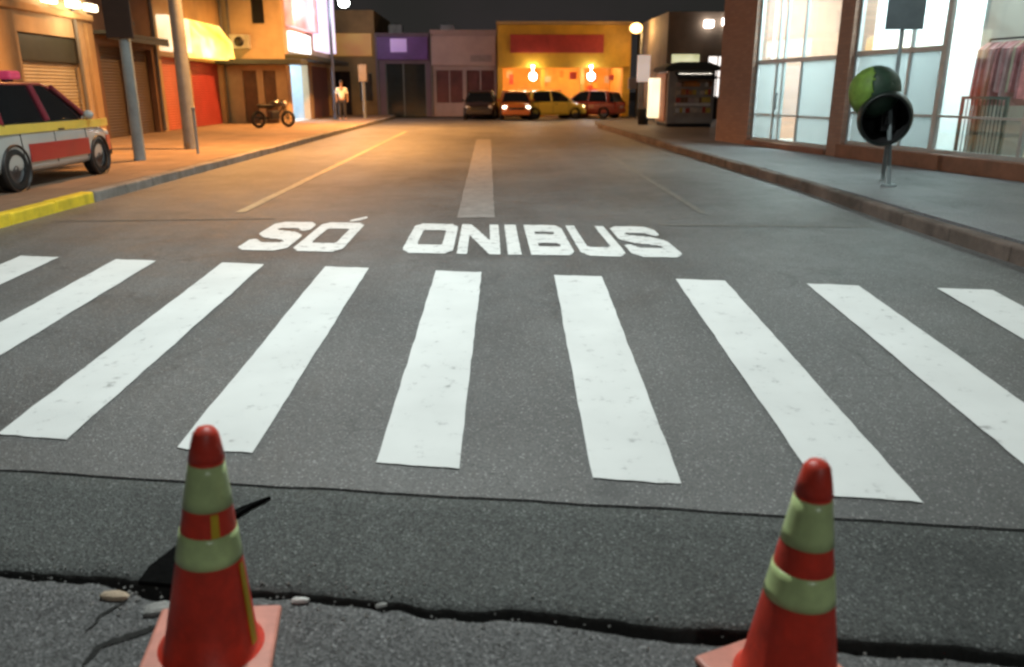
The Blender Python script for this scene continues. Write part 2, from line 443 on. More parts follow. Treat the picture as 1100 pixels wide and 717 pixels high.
kerb([(-5.58, 6.4), (-5.50, 11.35)], .18, .15, M_kyel, 'yellow painted kerb at the left edge', 1)
kerb([(-5.50, 11.38), (-5.36, 20), (-5.12, 46)], .17, .15, M_kerb, 'plain stone kerb along the left pavement', 1)
kerb([(4.72, 4.0), (4.74, 9), (4.86, 12.4), (4.55, 34)], .16, .15, M_kerbr, 'reddish stained kerb along the right pavement', -1)

# black strip and gutter debris around the left cone
M_strip = mat('matt_black', (.005, .005, .005), .95, var=.3, scale=30, bump=.5, spec=.05)
def black_wedge():  # thin raised black wedge, narrowing away from the camera
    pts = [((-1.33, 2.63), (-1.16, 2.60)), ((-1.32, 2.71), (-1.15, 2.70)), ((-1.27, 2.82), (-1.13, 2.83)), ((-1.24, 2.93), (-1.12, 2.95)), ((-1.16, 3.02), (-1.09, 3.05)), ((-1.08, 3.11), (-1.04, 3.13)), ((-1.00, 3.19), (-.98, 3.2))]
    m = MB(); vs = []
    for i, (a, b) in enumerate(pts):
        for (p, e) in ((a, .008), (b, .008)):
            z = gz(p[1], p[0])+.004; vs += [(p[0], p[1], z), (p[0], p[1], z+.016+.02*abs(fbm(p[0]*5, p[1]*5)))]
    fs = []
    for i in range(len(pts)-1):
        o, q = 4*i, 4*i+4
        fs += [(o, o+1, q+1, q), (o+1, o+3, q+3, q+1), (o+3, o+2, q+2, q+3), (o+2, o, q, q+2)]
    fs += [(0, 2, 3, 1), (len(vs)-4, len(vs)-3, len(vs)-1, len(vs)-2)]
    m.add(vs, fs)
    o = m.build('black_strip', M_strip); tag(o, 'tapering black strip lying behind the cone with the yellow strap', 'rubber strip')
black_wedge()
M_stb = mat('beige_stone', (.46, .36, .26), .8, var=.3, scale=30, bump=.6)
M_stg = mat('grey_stone', (.27, .27, .26), .8, var=.3, scale=30, bump=.6)
M_stw = mat('white_chip', (.66, .66, .64), .8, var=.2, scale=30, bump=.5)
def rock(name, x, y, sx, sy, sz, rz, mm, lab, g='stones in the gutter gap'):
    sx, sy, sz = sx*.85, sy*.8, sz*.75
    bm = bmesh.new(); bmesh.ops.create_icosphere(bm, subdivisions=2, radius=1)
    for v in bm.verts:
        v.co *= 1+.28*fbm(v.co.x*1.6+x*9, v.co.y*1.6+y*9, v.co.z*1.6)
        v.co = Vector((max(-.86, min(.86, v.co.x))*sx, max(-.8, min(.8, v.co.y))*sy, v.co.z*sz))
    me = bpy.data.meshes.new(name); bm.to_mesh(me); bm.free(); me.materials.append(mm)
    o = bpy.data.objects.new(name, me); col.objects.link(o); o.location = (x, y, gz(y, x)+sz*.45); o.rotation_euler = (0, 0, rz)
    return tag(o, lab, 'stone', g)
rock('stone', -1.39, 2.565, .075, .03, .022, -.1, M_stb, 'long beige stone at the gutter left of the strapped cone')
rock('stone', -1.20, 2.49, .07, .05, .018, .3, M_stg, 'flat grey stone slab right beside the strapped cone')
rock('stone', -.70, 2.515, .045, .018, .014, .05, M_stw, 'small whitish stone in the gutter right of the strapped cone')
rock('stone', -.40, 2.475, .03, .016, .012, .3, M_stg, 'tiny grey stone in the gutter nearer the middle')
# loose grit along the gap
m = MB()
for i in range(420):
    X = random.choice((random.gauss(-1.0, .6), random.uniform(-3, 2))); Y = gut(max(-6, min(6, X)))+random.gauss(-.03, .09); s = random.uniform(.003, .009)
    z = gz(Y, X)+s*.4-(.0 if abs(Y-gut(X)+.02) > .05 else .03)
    m.add([(X-s, Y, z), (X, Y-s, z), (X+s*.9, Y+s*.2, z), (X, Y+s, z), (X, Y, z+s*.9), (X, Y, z-s*.5)], [(0, 1, 4), (1, 2, 4), (2, 3, 4), (3, 0, 4), (1, 0, 5), (2, 1, 5), (3, 2, 5), (0, 3, 5)])
tag(m.build('gravel', M_stg, fix=False), 'loose grit scattered along the gutter gap', 'gravel', kind='stuff')
# cracks in the asphalt by the cone
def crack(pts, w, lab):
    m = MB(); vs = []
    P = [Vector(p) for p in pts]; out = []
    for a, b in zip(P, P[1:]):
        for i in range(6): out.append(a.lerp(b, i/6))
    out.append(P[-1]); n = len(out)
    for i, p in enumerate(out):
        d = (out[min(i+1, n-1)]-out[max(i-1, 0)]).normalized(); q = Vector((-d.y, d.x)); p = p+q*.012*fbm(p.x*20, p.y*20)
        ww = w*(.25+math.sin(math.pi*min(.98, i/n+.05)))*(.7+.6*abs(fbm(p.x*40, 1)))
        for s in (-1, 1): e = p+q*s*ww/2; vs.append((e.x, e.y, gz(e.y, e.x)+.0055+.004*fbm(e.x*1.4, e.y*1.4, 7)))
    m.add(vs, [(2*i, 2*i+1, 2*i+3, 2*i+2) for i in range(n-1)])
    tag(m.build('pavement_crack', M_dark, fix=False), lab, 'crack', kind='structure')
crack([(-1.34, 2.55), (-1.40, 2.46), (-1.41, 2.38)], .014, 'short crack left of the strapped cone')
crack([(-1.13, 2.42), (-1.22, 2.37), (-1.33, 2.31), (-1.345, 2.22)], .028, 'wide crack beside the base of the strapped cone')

# ------------------------------------------------------------------ traffic cones
M_cone = mat('cone_red', (.74, .042, .018), .45, var=.3, scale=7, grime=.5, bump=.15, bscale=40)
M_base = mat('cone_base', (.62, .25, .19), .5, var=.2, scale=8, grime=.3)
M_band = mat('reflective_band', (.60, .74, .34), .3, var=.2, scale=9, grime=.4)
M_strap = mat('yellow_strap', (.60, .40, .02), .5, var=.15, scale=14)
def cone(label, loc, rz, tilt, strap, H):
    t = thing('traffic_cone', label, 'traffic cone', loc, rz, 'traffic cones at the crossing')
    t.rotation_euler = (tilt[0], tilt[1], rz)
    R0 = .150; R1 = .036
    rad = lambda z: R0+(R1-R0)*((z-.03)/(H-.03))
    def seg(z0, z1, d=0.): return [(rad(z0+(z1-z0)*i/4)+d, z0+(z1-z0)*i/4) for i in range(5)]
    b = MB(); b.lathe([(R0+.02, .028), (R0+.008, .04)]+seg(.05, H-.012)+[(R1*.8, H-.003), (R1*.45, H), (.0001, H)], 40)
    b.build('body', M_cone, t)
    p = MB(); p.box(-.205, .205, -.205, .205, 0, .03, bev=.012); p.build('base', M_base, t)
    for z0, z1 in ((H-.435, H-.333), (H-.25, H-.107)):
        c = MB(); c.lathe([(rad(z0)-.002, z0)]+seg(z0, z1, .0022)+[(rad(z1)-.002, z1)], 40); c.build('reflective_band', M_band, t)
    k = MB(); k.lathe([(rad(H-.098)-.002, H-.098), (rad(H-.098)+.004, H-.096), (rad(H-.05)+.003, H-.05), (R1+.002, H-.012), (R1*.72, H+.004), (.0001, H+.008)], 32); k.build('tip', M_cone, t)
    if strap:
        for a0, z0, z1, wd in ((-1.15, H-.33, H-.254, .28), (-.30, .06, H-.445, .2)):
            s = MB(); vs = []; n = 8
            for i in range(n+1):
                z = z0+(z1-z0)*i/n
                for a in (a0-wd/2, a0, a0+wd/2): r = rad(z)+.006; vs.append((r*math.cos(a), r*math.sin(a), z))
                for a in (a0-wd/2, a0, a0+wd/2): r = rad(z)+.0025; vs.append((r*math.cos(a), r*math.sin(a), z))
            for i in range(n):
                o = 6*i; q = o+6
                s.add(vs, [(o, o+1, q+1, q), (o+1, o+2, q+2, q+1), (o+3, o, q, q+3), (o+2, o+5, q+5, q+2)])
            s.build('strap', M_strap, t)
    return t
cone('red traffic cone with a yellow strap beside the black strip', (-.935, 2.26, gz(2.26, -.94)+.014), R(8), (0, R(4.6)), True, .80)
cone('plain red traffic cone without strap standing alone on the right', (.925, 2.05, gz(2.05, .93)), R(24), (R(.4), R(.9)), False, .772)

# ------------------------------------------------------------------ vehicles
M_gl = mat('car_glass', (.010, .012, .014), .06, var=.1, spec=.7)
M_tyre = mat('tyre_rubber', (.012, .012, .012), .8, var=.2)
M_rim = mat('wheel_rim', (.07, .07, .075), .4, metal=.6)
M_blk = mat('black_trim', (.010, .010, .011), .5)
M_chr = mat('plate_white', (.6, .6, .6), .4)
def car(label, loc, rz, paint, cat='car', lights=None, bands=None, roofm=None, tail=None, L=3.9, W=1.66, group=None, extra=None, hood=.92):
    """hatchback, nose along local +y, wheels on z=0, x across"""
    t = thing('parked_car' if cat != 'taxi' else 'taxi', label, cat, loc, rz, group)
    h = W/2; s = L/3.9
    # lower body: stations along y: y, half width, z of top (bonnet / belt line)
    st = [(-1.95, .66, .74, .34), (-1.88, .76, .86, .22), (-1.5, .82, .92, .19), (-.6, .83, .93, .18), (.6, .83, .93, .18), (.95, .83, .92, .18), (1.45, .81, .84, .19), (1.80, .75, .74, .21), (1.95, .62, .62, .30)]
    m = MB(); vs = []; K = 0
    for (y, w, zt, zb) in st:
        w = w*W/1.66; mid = (zt+zb)/2+.04
        half = [(w*.90, zb), (w*.985, zb+.10), (w, mid), (w*.985, zt-.12), (w*.93, zt-.015), (w*.6, zt+.02)]
        ring = half+[(0, zt+.03)]+[(-a, b) for a, b in half[::-1]]
        K = len(ring); vs += [(a, y*s, b) for a, b in ring]
    fs = [(i*K+j, i*K+(j+1) % K, (i+1)*K+(j+1) % K, (i+1)*K+j) for i in range(len(st)-1) for j in range(K)]
    m.add(vs, fs, True); m.add(vs, [tuple(range(K)), tuple(range((len(st)-1)*K, len(st)*K))])
    bo = m.build('body', paint, t, merge=True); sb = bo.modifiers.new('smooth', 'SUBSURF'); sb.levels = 1; sb.render_levels = 2
    # greenhouse (glass) and roof
    def loft(stn, mm, name, par):
        m = MB(); vs = []
        for (y, z, w) in stn: vs += [(-w*W/1.66, y*s, z), (w*W/1.66, y*s, z)]
        m.add(vs, []); return m
    low = [(-1.84, .86, .74), (-1.0, .92, .77), (.2, .92, .77), (1.12, .90, .73)]
    top = [(-1.55, 1.36, .56), (-.9, 1.43, .60), (.1, 1.43, .60), (.42, 1.38, .57)]
    m = MB(); vs = []
    for (a, b) in zip(low, top):
        k = W/1.66
        vs += [(-a[2]*k, a[0]*s, a[1]), (-b[2]*k, b[0]*s, b[1]), (b[2]*k, b[0]*s, b[1]), (a[2]*k, a[0]*s, a[1])]
    fs = []
    for i in range(3):
        o, q = 4*i, 4*i+4; fs += [(o, o+1, q+1, q), (o+1, o+2, q+2, q+1), (o+2, o+3, q+3, q+2)]
    fs += [(0, 1, 2, 3), (12, 13, 14, 15)]
    m.add(vs, fs); m.build('window', M_gl, t)
    m = MB(); k = W/1.66; vs = []
    for (y, z, w) in ((-1.62, 1.34, .55), (-1.5, 1.40, .585), (-.9, 1.46, .615), (.1, 1.46, .615), (.40, 1.41, .585), (.46, 1.375, .55)):
        for u in (-1, -.96, -.5, 0, .5, .96, 1): vs.append((u*w*k, y*s, z+.018*(1-u*u)-(.03 if abs(u) == 1 else 0)))
    n = 7; m.add(vs, [(i*n+j, i*n+j+1, (i+1)*n+j+1, (i+1)*n+j) for i in range(5) for j in range(6)], True)
    rf = m.build('roof', roofm or paint, t); so = rf.modifiers.new('thick', 'SOLIDIFY'); so.thickness = .03; so.offset = -1
    # pillars
    for sx in (-1, 1):
        for (a, b, r) in (((.77, 1.10, .91), (.59, .42, 1.40), .04), ((.775, -.18, .92), (.61, -.22, 1.42), .05), ((.765, -1.45, .88), (.585, -1.30, 1.40), .10)):
            p = MB(); p.tube((sx*a[0]*k, a[1]*s, a[2]), (sx*b[0]*k, b[1]*s, b[2]), r, n=8); p.build('pillar', roofm or paint, t)
    for sx in (-1, 1):
        for y in (-1.02, -.12, .84):
            q = MB(); q.path([(sx*(h-.008), y*s, .32), (sx*(h+.001), y*s, .56), (sx*(h-.014), y*s, .80), (sx*(h-.055)*1.0, y*s, .89)], .006, 6); q.build('door_gap', M_blk, t)
    # wheels with arches
    for sx in (-1, 1):
        for y in (-1.22, 1.24):
            X = sx*(h-.10)
            w = MB(); w.lathe([(.20, -.09), (.27, -.095), (.295, -.07), (.30, 0), (.295, .07), (.27, .095), (.20, .09)], 28, (X, y*s, .30), 'x')
            wo = w.build('wheel', M_tyre, t)
            r = MB(); r.lathe([(.001, .055), (.05, .075), (.07, .05), (.17, .06), (.205, .085), (.205, -.085), (.17, -.06), (.07, -.05), (.05, -.075), (.001, -.055)], 24, (X, y*s, .30), 'x')
            r.build('rim', M_rim, wo)
            a = MB(); a.lathe([(.330, -.05), (.330, .008), (.305, .008), (.305, -.05)], 28, (sx*h, y*s, .31), 'x'); a.build('wheel_arch', M_blk, t)
    # bumpers, lamps, mirrors, plate
    f = MB(); f.box(-.70*k, .70*k, 1.80*s, 2.0*s, .26, .50, bev=.05); f.build('bumper', M_blk if bands else paint, t)
    f = MB(); f.box(-.70*k, .70*k, -2.0*s, -1.85*s, .30, .54, bev=.05); f.build('bumper', M_blk if bands else paint, t)
    g = MB(); g.box(-.4*k, .4*k, 1.92*s, 1.985*s, .54, .64, bev=.01); g.build('grille', M_blk, t)
    pl = MB(); pl.box(-.2, .2, -2.02*s, -1.99*s, .56, .67); pl.build('plate', M_chr, t)
    for sx in (-1, 1):
        hl = MB(); hl.ball((sx*.60*k, 1.83*s, .65), .1, 1.25, .9, .75, 8); hl.build('headlight', lights or M_chr, t)
        tl = MB(); tl.box(sx*.70*k-.06, sx*.70*k+.06, -1.94*s, -1.80*s, .62, .88, bev=.03); tl.build('tail_light', M_tail, t)
        mi = MB(); mi.ball((sx*(.92*k), .82*s, .98), .10, .8, .6, .7, 8); mi.tube((sx*.80*k, .84*s, .93), (sx*.9*k, .82*s, .96), .02); mi.build('mirror', paint, t)
        hd = MB(); hd.box(sx*(h+.004)-.012, sx*(h+.004)+.012, -.02, .16, .78, .805, bev=.008); hd.build('handle', M_blk, t)
        if bands:
            for (z0, z1, mm, nm, ys) in bands:
                q = MB(); vs = []
                for y in ys:
                    w = next(a[1]+(b_[1]-a[1])*(y-a[0])/(b_[0]-a[0]) for a, b_ in zip(st, st[1:]) if a[0] <= y <= b_[0])
                    for z in (z0, z1): vs.append((sx*(w*k+.004), y*s, z))
                q.add(vs, [(2*i, 2*i+2, 2*i+3, 2*i+1) for i in range(len(ys)-1)])
                so = q.build(nm, mm, t); md = so.modifiers.new('thick', 'SOLIDIFY'); md.thickness = .01; md.offset = 0
    return t
M_tail = mat('tail_lamp', (.25, .01, .01), .2)
M_wht = mat('white_car_paint', (.46, .48, .47), .25, var=.03, coat=.6)
M_redp = mat('red_livery', (.36, .018, .025), .3, var=.06, coat=.4)
M_yelp = mat('yellow_livery', (.72, .58, .10), .3, var=.06, coat=.4)
M_maroon = mat('maroon_roof', (.20, .02, .035), .3, var=.06, coat=.4)
M_lbar = glow('light_bar_red', (.55, .05, .12), .35)
pc = car('white patrol car with yellow and red side bands parked by the left kerb', (-7.33, 12.62, .146), 0, M_wht, 'car', None,
    [(.775, .90, M_yelp, 'side_band', [-1.86, -1.5, -.6, .6, .95, 1.45, 1.78]), (.37, .62, M_redp, 'side_band', [-.86, -.3, .3, .88]), (.37, .62, M_redp, 'side_band', [1.60, 1.7, 1.80])], M_maroon)
lb = MB(); lb.box(-.55, .55, -.55, -.25, 1.50, 1.62, bev=.03); lb.build('light_bar', M_lbar, pc)
for sx in (-.42, .42):
    lf = MB(); lf.box(sx-.03, sx+.03, -.5, -.3, 1.45, 1.5); lf.build('light_bar_mount', M_blk, pc)

M_head = glow('headlight_on', (1., .86, .62), 9)
M_heady = glow('headlight_yellow', (1., .72, .30), 5)
M_yel = mat('taxi_paint', (.85, .66, .10), .3, var=.05, coat=.4)
M_org = mat('orange_car_paint', (.45, .14, .03), .3, var=.05, coat=.4)
M_drk = mat('dark_car_paint', (.02, .012, .012), .3, var=.05, coat=.4)
M_red = mat('red_car_paint', (.35, .05, .03), .3, var=.05, coat=.4)
car('yellow car standing side on before the yellow store', (3.35, 45.0, 0), R(-72), M_yel, 'car', M_heady, L=3.7)
car('orange car facing the crossing with headlights lit at the far end', (1.48, 44.6, 0), R(180), M_org, 'car', M_head)
car('small dark car parked before the pale pink shopfront', (-.36, 45.0, 0), R(176), M_drk, 'car', None, L=3.6)
car('red car parked right of the yellow car at the far end', (5.75, 46.2, 0), R(60), M_red, 'car', None, L=3.6)

# motorcycle on the left pavement
def motorcycle(loc, rz):
    t = thing('motorcycle', 'dark motorcycle parked on the pavement before the brown doors', 'motorcycle', loc, rz)
    for x in (-.64, .64):
        w = MB(); w.lathe([(.22, -.045), (.29, -.05), (.31, 0), (.29, .05), (.22, .045)], 24, (x, 0, .31), 'y'); wo = w.build('wheel', M_tyre, t)
        r = MB(); r.lathe([(.2, -.03), (.22, -.03), (.22, .03), (.2, .03), (.2, -.03)], 24, (x, 0, .31), 'y')
        for i in range(6):
            a = i*math.pi/3; r.tube((x, 0, .31), (x+.21*math.cos(a), 0, .31+.21*math.sin(a)), .012, n=6)
        r.build('rim', M_rim, wo)
    f = MB(); f.path([(.64, .07, .31), (.42, .07, .95)], .025); f.path([(.64, -.07, .31), (.42, -.07, .95)], .025); f.path([(.45, 0, .85), (-.1, 0, .72), (-.62, 0, .75)], .035)
    f.path([(.40, 0, .7), (.1, 0, .35), (-.3, 0, .35), (-.64, 0, .31)], .03); f.build('frame', M_blk, t)
    e = MB(); e.box(-.18, .2, -.16, .16, .30, .62, bev=.06); e.build('engine', M_rim, t)
    k = MB(); k.ball((.16, 0, .86), .2, 1.35, .72, .7); k.build('tank', M_drk, t)
    s = MB(); s.box(-.62, -.05, -.13, .13, .76, .86, bev=.04); s.build('seat', M_blk, t)
    hb = MB(); hb.path([(.34, -.36, 1.02), (.42, -.1, .98), (.42, .1, .98), (.34, .36, 1.02)], .018); hb.build('handlebar', M_blk, t)
    hl = MB(); hl.ball((.52, 0, .86), .1); hl.build('headlight', M_chr, t)
    ex = MB(); ex.tube((.05, .15, .32), (-.7, .17, .40), .045); ex.build('exhaust', M_rim, t)
motorcycle((-8.05, 31.2, .146), R(48))

# ------------------------------------------------------------------ left row of shops (facade at x = -11, facing +x)
M_tan = mat('tan_plaster', (.50, .36, .22), .85, var=.15, scale=1.3, bump=.25, grime=.4)
M_tan2 = mat('ochre_plaster', (.46, .30, .15), .85, var=.15, scale=1.3, bump=.25, grime=.4)
M_brn = mat('brown_plaster', (.15, .08, .05), .85, var=.2, scale=1.3, bump=.25, grime=.4)
M_shut = ribbed('tan_shutter', (.42, .36, .26), .085)
M_sbox = mat('dark_shutter_box', (.035, .04, .034), .6)
M_dshut = ribbed('brown_shutter', (.06, .034, .02), .085)
M_rshut = ribbed('red_shutter', (.30, .035, .035), .085)
M_rshut2 = ribbed('coral_shutter', (.50, .12, .07), .085)
M_door = mat('wood_door', (.15, .075, .04), .6, var=.3, scale=3, grime=.3)
M_win = mat('dark_window', (.012, .014, .016), .1, spec=.7)
def shop(name, label, loc, rz=0): return thing(name, label, 'building', loc, rz)
def wall_with_gaps(m, x0, x1, y0, y1, z1, gaps, ax='y', z0=0.):
    """a wall slab between x0..x1 (thickness), along y from y0..y1 with openings (a, b, bottom, top)"""
    cur = y0
    def bx(a, b, c, d):
        if b-a < .001 or d-c < .001: return
        if ax == 'y': m.box(x0, x1, a, b, c, d)
        else: m.box(a, b, x0, x1, c, d)
    for (a, b, zb, zt) in sorted(gaps):
        bx(cur, a, z0, z1); bx(a, b, z0, zb); bx(a, b, zt, z1); cur = b
    bx(cur, y1, z0, z1)
M_cream = glow('cream_lamp', (1., .82, .52), 6)
Z0 = .146
# A: tan shop with the half dark roller shutter
t = shop('shop_building', 'tan shop with a roller shutter under a dark box, behind the patrol car', (-11, 19.5, Z0))
m = MB(); wall_with_gaps(m, -.35, 0, -5.5, 4.35, 6.6, [(-4.6, -.9, 0, 2.55), (.72, 3.75, 0, 2.68)]); m.box(-7, -.352, -5.5, 4.35, 6.2, 6.6); m.box(-7, -.352, -5.5, -5.3, 0, 6.2); m.build('wall', M_tan, t)
m = MB(); m.box(-.22, -.17, .72, 3.75, 0, 2.03); s = m.build('shutter', M_shut, t)
m = MB(); m.box(-.30, -.06, .74, 3.73, 2.03, 2.66, bev=.03); m.build('shutter_box', M_sbox, t)
m = MB(); m.box(-.22, -.17, -4.6, -.9, 0, 2.55); m.build('shutter', M_shut, t)
for a, b_ in ((4.0, 4.33), (-.75, .45)):
    m = MB(); m.box(.002, .10, a, b_, 0, 3.1, bev=.015); m.build('pilaster', M_tan2, t)
m = MB(); m.box(.002, .16, -5.5, 4.35, 3.15, 3.32, bev=.03); m.build('cornice', M_tan2, t)
for y in (1.9, 3.1, 4.05):
    w = MB(); w.box(.162, .34, y-.26, y+.26, 3.40, 3.58, bev=.03); w.build('wall_lamp', M_cream, t)
for z, y in ((4.3, -3), (4.3, .2), (4.3, 2.6)):
    m = MB(); m.box(.003, .03, y-.5, y+.5, z, z+1.3); m.build('window', M_win, t)
# B: brown shop with wooden shutters
t = shop('shop_building', 'dark brown shop with closed wooden shutters behind the grey pole', (-11, 26.1, Z0))
m = MB(); wall_with_gaps(m, -.35, 0, -2.24, 2.2, 6.2, [(-1.85, -.1, 0, 2.6), (.15, 1.85, 0, 2.6)]); m.box(-7, -.352, -2.24, 2.2, 5.9, 6.2); m.build('wall', M_brn, t)
for y0, y1 in ((-1.85, -.1), (.15, 1.85)):
    m = MB(); m.box(-.22, -.17, y0, y1, 0, 2.6); m.build('shutter', M_dshut, t)
m = MB(); m.box(.002, .5, -2.2, 2.15, 2.85, 2.95, bev=.02); m.box(.45, .5, -2.2, 2.15, 2.72, 2.848); m.build('awning', M_sbox, t)
# C: red shop with lit yellow sign
M_ysign = lit_sign('yellow_lit_sign', [(1., .55, .05), (1., .72, .16), (1., .88, .5)], 1.5, (1, .5, .8))
M_wsign = lit_sign('warm_lit_sign', [(1., .62, .22), (1., .85, .55), (1., .9, .7)], 1.1, (1, .7, .8))
t = shop('shop_building', 'red shuttered shop under a glowing yellow sign behind the concrete pole', (-11, 31.9, Z0))
m = MB(); wall_with_gaps(m, -.35, 0, -3.55, 3.55, 6.0, [(-3.2, -1.3, 0, 2.45), (-.5, 3.15, 0, 2.4)]); m.box(-7, -.352, -3.55, 3.55, 5.7, 6.0); m.build('wall', M_tan2, t)
m = MB(); m.box(-.22, -.17, -3.2, -1.3, 0, 2.45); m.build('shutter', M_rshut2, t)
m = MB(); m.box(-.22, -.17, -.5, 3.15, 0, 2.4); m.build('shutter', M_rshut, t)
m = MB(); m.prism([(-.55, 2.46), (.42, 2.46), (.42, 3.5), (-.35, 3.9)], 0, 1) if False else m.prism([(.02, 2.5), (.55, 2.5), (.48, 3.2), (.02, 3.85)], -.6, 3.3, 'y'); m.build('sign', M_ysign, t)
m = MB(); m.box(.02, .40, -3.3, -1.25, 2.62, 3.75, bev=.03); m.build('sign', M_wsign, t)
# D: block that stands forward, end wall facing the camera
M_pinks = lit_sign('pink_lit_sign', [(.9, .22, .20), (1., .42, .48), (1., .62, .55)], .75, (1, .5, .6))
M_lavs = lit_sign('lavender_lit_sign', [(.75, .6, 1.), (1., .85, 1.)], 1.25, (1, .5, .5))
M_whs = lit_sign('white_lit_sign', [(.9, .95, 1.), (1., .97, .92)], 2.2, (1, .5, .5))
t = shop('corner_building', 'tan corner building with pink lit sign and a cool lit open doorway', (-8.5, 35.6, Z0))
m = MB(); wall_with_gaps(m, 0, .3, -2.55, 0, 6.5, [(-1.85, -1.25, 0, 2.15), (-.98, -.45, 0, 2.15), (-1.28, -.70, 3.95, 5.0)][:2], 'x')
wall_with_gaps(m, -.3, 0, .3, 10.6, 6.5, [(.8, 4.3, 0, 2.55), (5.2, 9.8, 0, 2.5)], 'y')
m.box(-6, -.302, .302, 10.6, 6.2, 6.5); m.build('wall', M_tan, t)
for a, b_ in ((-1.85, -1.25), (-.98, -.45)):
    m = MB(); m.box(a, b_, .12, .17, 0, 2.15); d = m.build('door', M_door, t)
    k = MB(); k.ball((b_-.08, .10, 1.0), .035, n=6); k.build('handle', M_rim, d)
m = MB(); m.box(-1.2, -.72, -.03, -.003, 4.0, 5.0); m.build('window', M_win, t)
m = MB(); m.box(-2.55, .95, -1.3, -.003, 2.36, 2.56, bev=.02); m.box(.003, .95, .01, 10.4, 2.62, 2.80, bev=.02); m.build('awning', M_sbox, t)
M_int = mat('shop_inner', (.5, .56, .62), .7, var=.1)
m = MB(); m.box(-3.5, -3.4, .5, 4.6, 0, 2.8); m.box(-3.4, -.31, .45, .5, 0, 2.8); m.box(-3.4, -.31, 4.6, 4.65, 0, 2.8); m.box(-3.4, -.31, .5, 4.6, 2.8, 2.85); m.box(-3.4, -.01, .5, 4.6, .002, .03); m.build('interior_wall', M_int, t)
M_cool = glow('cool_tube', (.66, .9, 1.), 34)
m = MB(); m.box(-2.6, -2.3, .9, 4.2, 2.74, 2.79); m.box(-1.3, -1.0, .9, 4.2, 2.74, 2.79); m.build('ceiling_lamp', M_cool, t)
m = MB(); m.box(-2.4, -1.9, 1.2, 2.6, .03, 1.2, bev=.02); m.build('counter', mat('blue_counter', (.05, .13, .28), .5), t)
m = MB(); m.box(-.2, -.15, 5.2, 9.8, 0, 2.5); m.build('shutter', ribbed('mauve_shutter', (.22, .10, .11), .085), t)
m = MB(); m.box(.005, .25, .7, 4.2, 2.95, 3.75, bev=.03); m.build('sign', M_whs, t)
m = MB(); m.box(.005, .35, .5, 5.8, 3.95, 6.3, bev=.03); m.build('sign', M_pinks, t)
m = MB(); m.box(.005, .45, 6.0, 9.6, 3.2, 6.3, bev=.03); m.build('sign', M_lavs, t)

M_pipe = mat('grey_pipe', (.16, .15, .14), .6, grime=.4)
M_acu = mat('air_unit', (.42, .42, .40), .5, grime=.4)
def fit(par, kind, *a):
    m = MB()
    if kind == 'pipe': m.path(a[0], .05); return m.build('drain_pipe', M_pipe, par)
    x, y, z, ax = a
    if ax == 'x': m.box(x, x+.32, y-.4, y+.4, z, z+.55, bev=.02)
    else: m.box(x-.4, x+.4, y-.32, y, z, z+.55, bev=.02)
    o = m.build('air_unit', M_acu, par); g = MB()
    g.lathe([(.001, .0), (.2, .0), (.2, .012), (.001, .012)], 20, (x+.325 if ax == 'x' else x, y if ax == 'x' else y-.345, z+.27), 'x' if ax == 'x' else 'y'); g.build('fan_grille', M_blk, o)
for o in [o for o in col.objects if o.name.startswith('shop_building') and o.location.x == -11]:
    fit(o, 'pipe', [(.06, 2.1 if o.location.y > 25 and o.location.y < 28 else 3.45, 6.0), (.06, 2.1 if o.location.y > 25 and o.location.y < 28 else 3.45, .05)])
fit(t, 'pipe', [(-2.2, -.06, 6.2), (-2.2, -.06, 2.7)]); fit(t, 'ac', -1.75, -.005, 3.0, 'y')
# utility poles on the left pavement
M_conc = mat('pole_concrete', (.28, .29, .28), .8, var=.2, scale=3, bump=.4, grime=.4)
M_teal = mat('pole_grey_paint', (.30, .36, .38), .6, var=.2, scale=3, bump=.3, grime=.5)
t = thing('utility_pole', 'grey painted pole with an added dark board for shade high on it, right of the patrol car', 'pole', (-7.02, 16.6, Z0))
m = MB(); m.tube((0, 0, 0), (.02, 0, 8.2), .115, .085, 18); m.build('pole', M_teal, t)
m = MB(); m.box(-.27, .25, -.17, -.10, 2.3, 3.6, bev=.02); m.build('board', mat('shade_board', (.05, .03, .022), .7), t)  # board added, its dark colour stands for shade high on the pole
m = MB(); m.box(-.2, .2, -.099, .10, 2.55, 2.62); m.box(-.2, .2, -.099, .10, 3.2, 3.27); m.build('bracket', M_blk, t)  # brackets added to carry the shade board
M_sod = glow('sodium_lamp', (1., .5, .14), 12)
t = thing('street_lamp', 'plain concrete pole rising before the red shutters, lamp arm above the view', 'street lamp', (-7.14, 19.85, Z0))
m = MB(); m.tube((0, 0, 0), (0, 0, 8.0), .165, .12, 18); m.build('pole', M_conc, t)
m = MB(); m.path([(0, 0, 7.2), (.6, 0, 7.55), (1.4, 0, 7.68)], .035); m.build('arm', M_rim, t)
m = MB(); m.box(1.35, 2.2, -.14, .14, 7.62, 7.76, bev=.04); lh = m.build('lamp_head', M_rim, t)
m = MB(); m.box(1.5, 2.1, -.1, .1, 7.595, 7.618); m.build('lens', M_sod, lh)
t = thing('thin_post', 'thin low post at the foot of the concrete pole', 'post', (-6.45, 18.3, Z0))
m = MB(); m.tube((0, 0, 0), (0, 0, .95), .03, n=10); m.build('pole', M_teal, t)
m = MB(); m.ball((0, 0, .97), .045, n=8); m.build('cap', M_teal, t)
M_white = glow('white_lamp', (.95, 1., .97), 26)
t = thing('street_lamp', 'dark post with a brilliant white lamp beside the lavender sign', 'street lamp', (-7.45, 40.6, Z0))
m = MB(); m.tube((0, 0, 0), (0, 0, 6.2), .09, .07, 14); m.build('pole', mat('navy_post', (.06, .07, .11), .5), t)
m = MB(); m.path([(0, 0, 6.0), (.3, 0, 6.05), (.72, 0, 5.6)], .03); m.build('arm', M_blk, t)
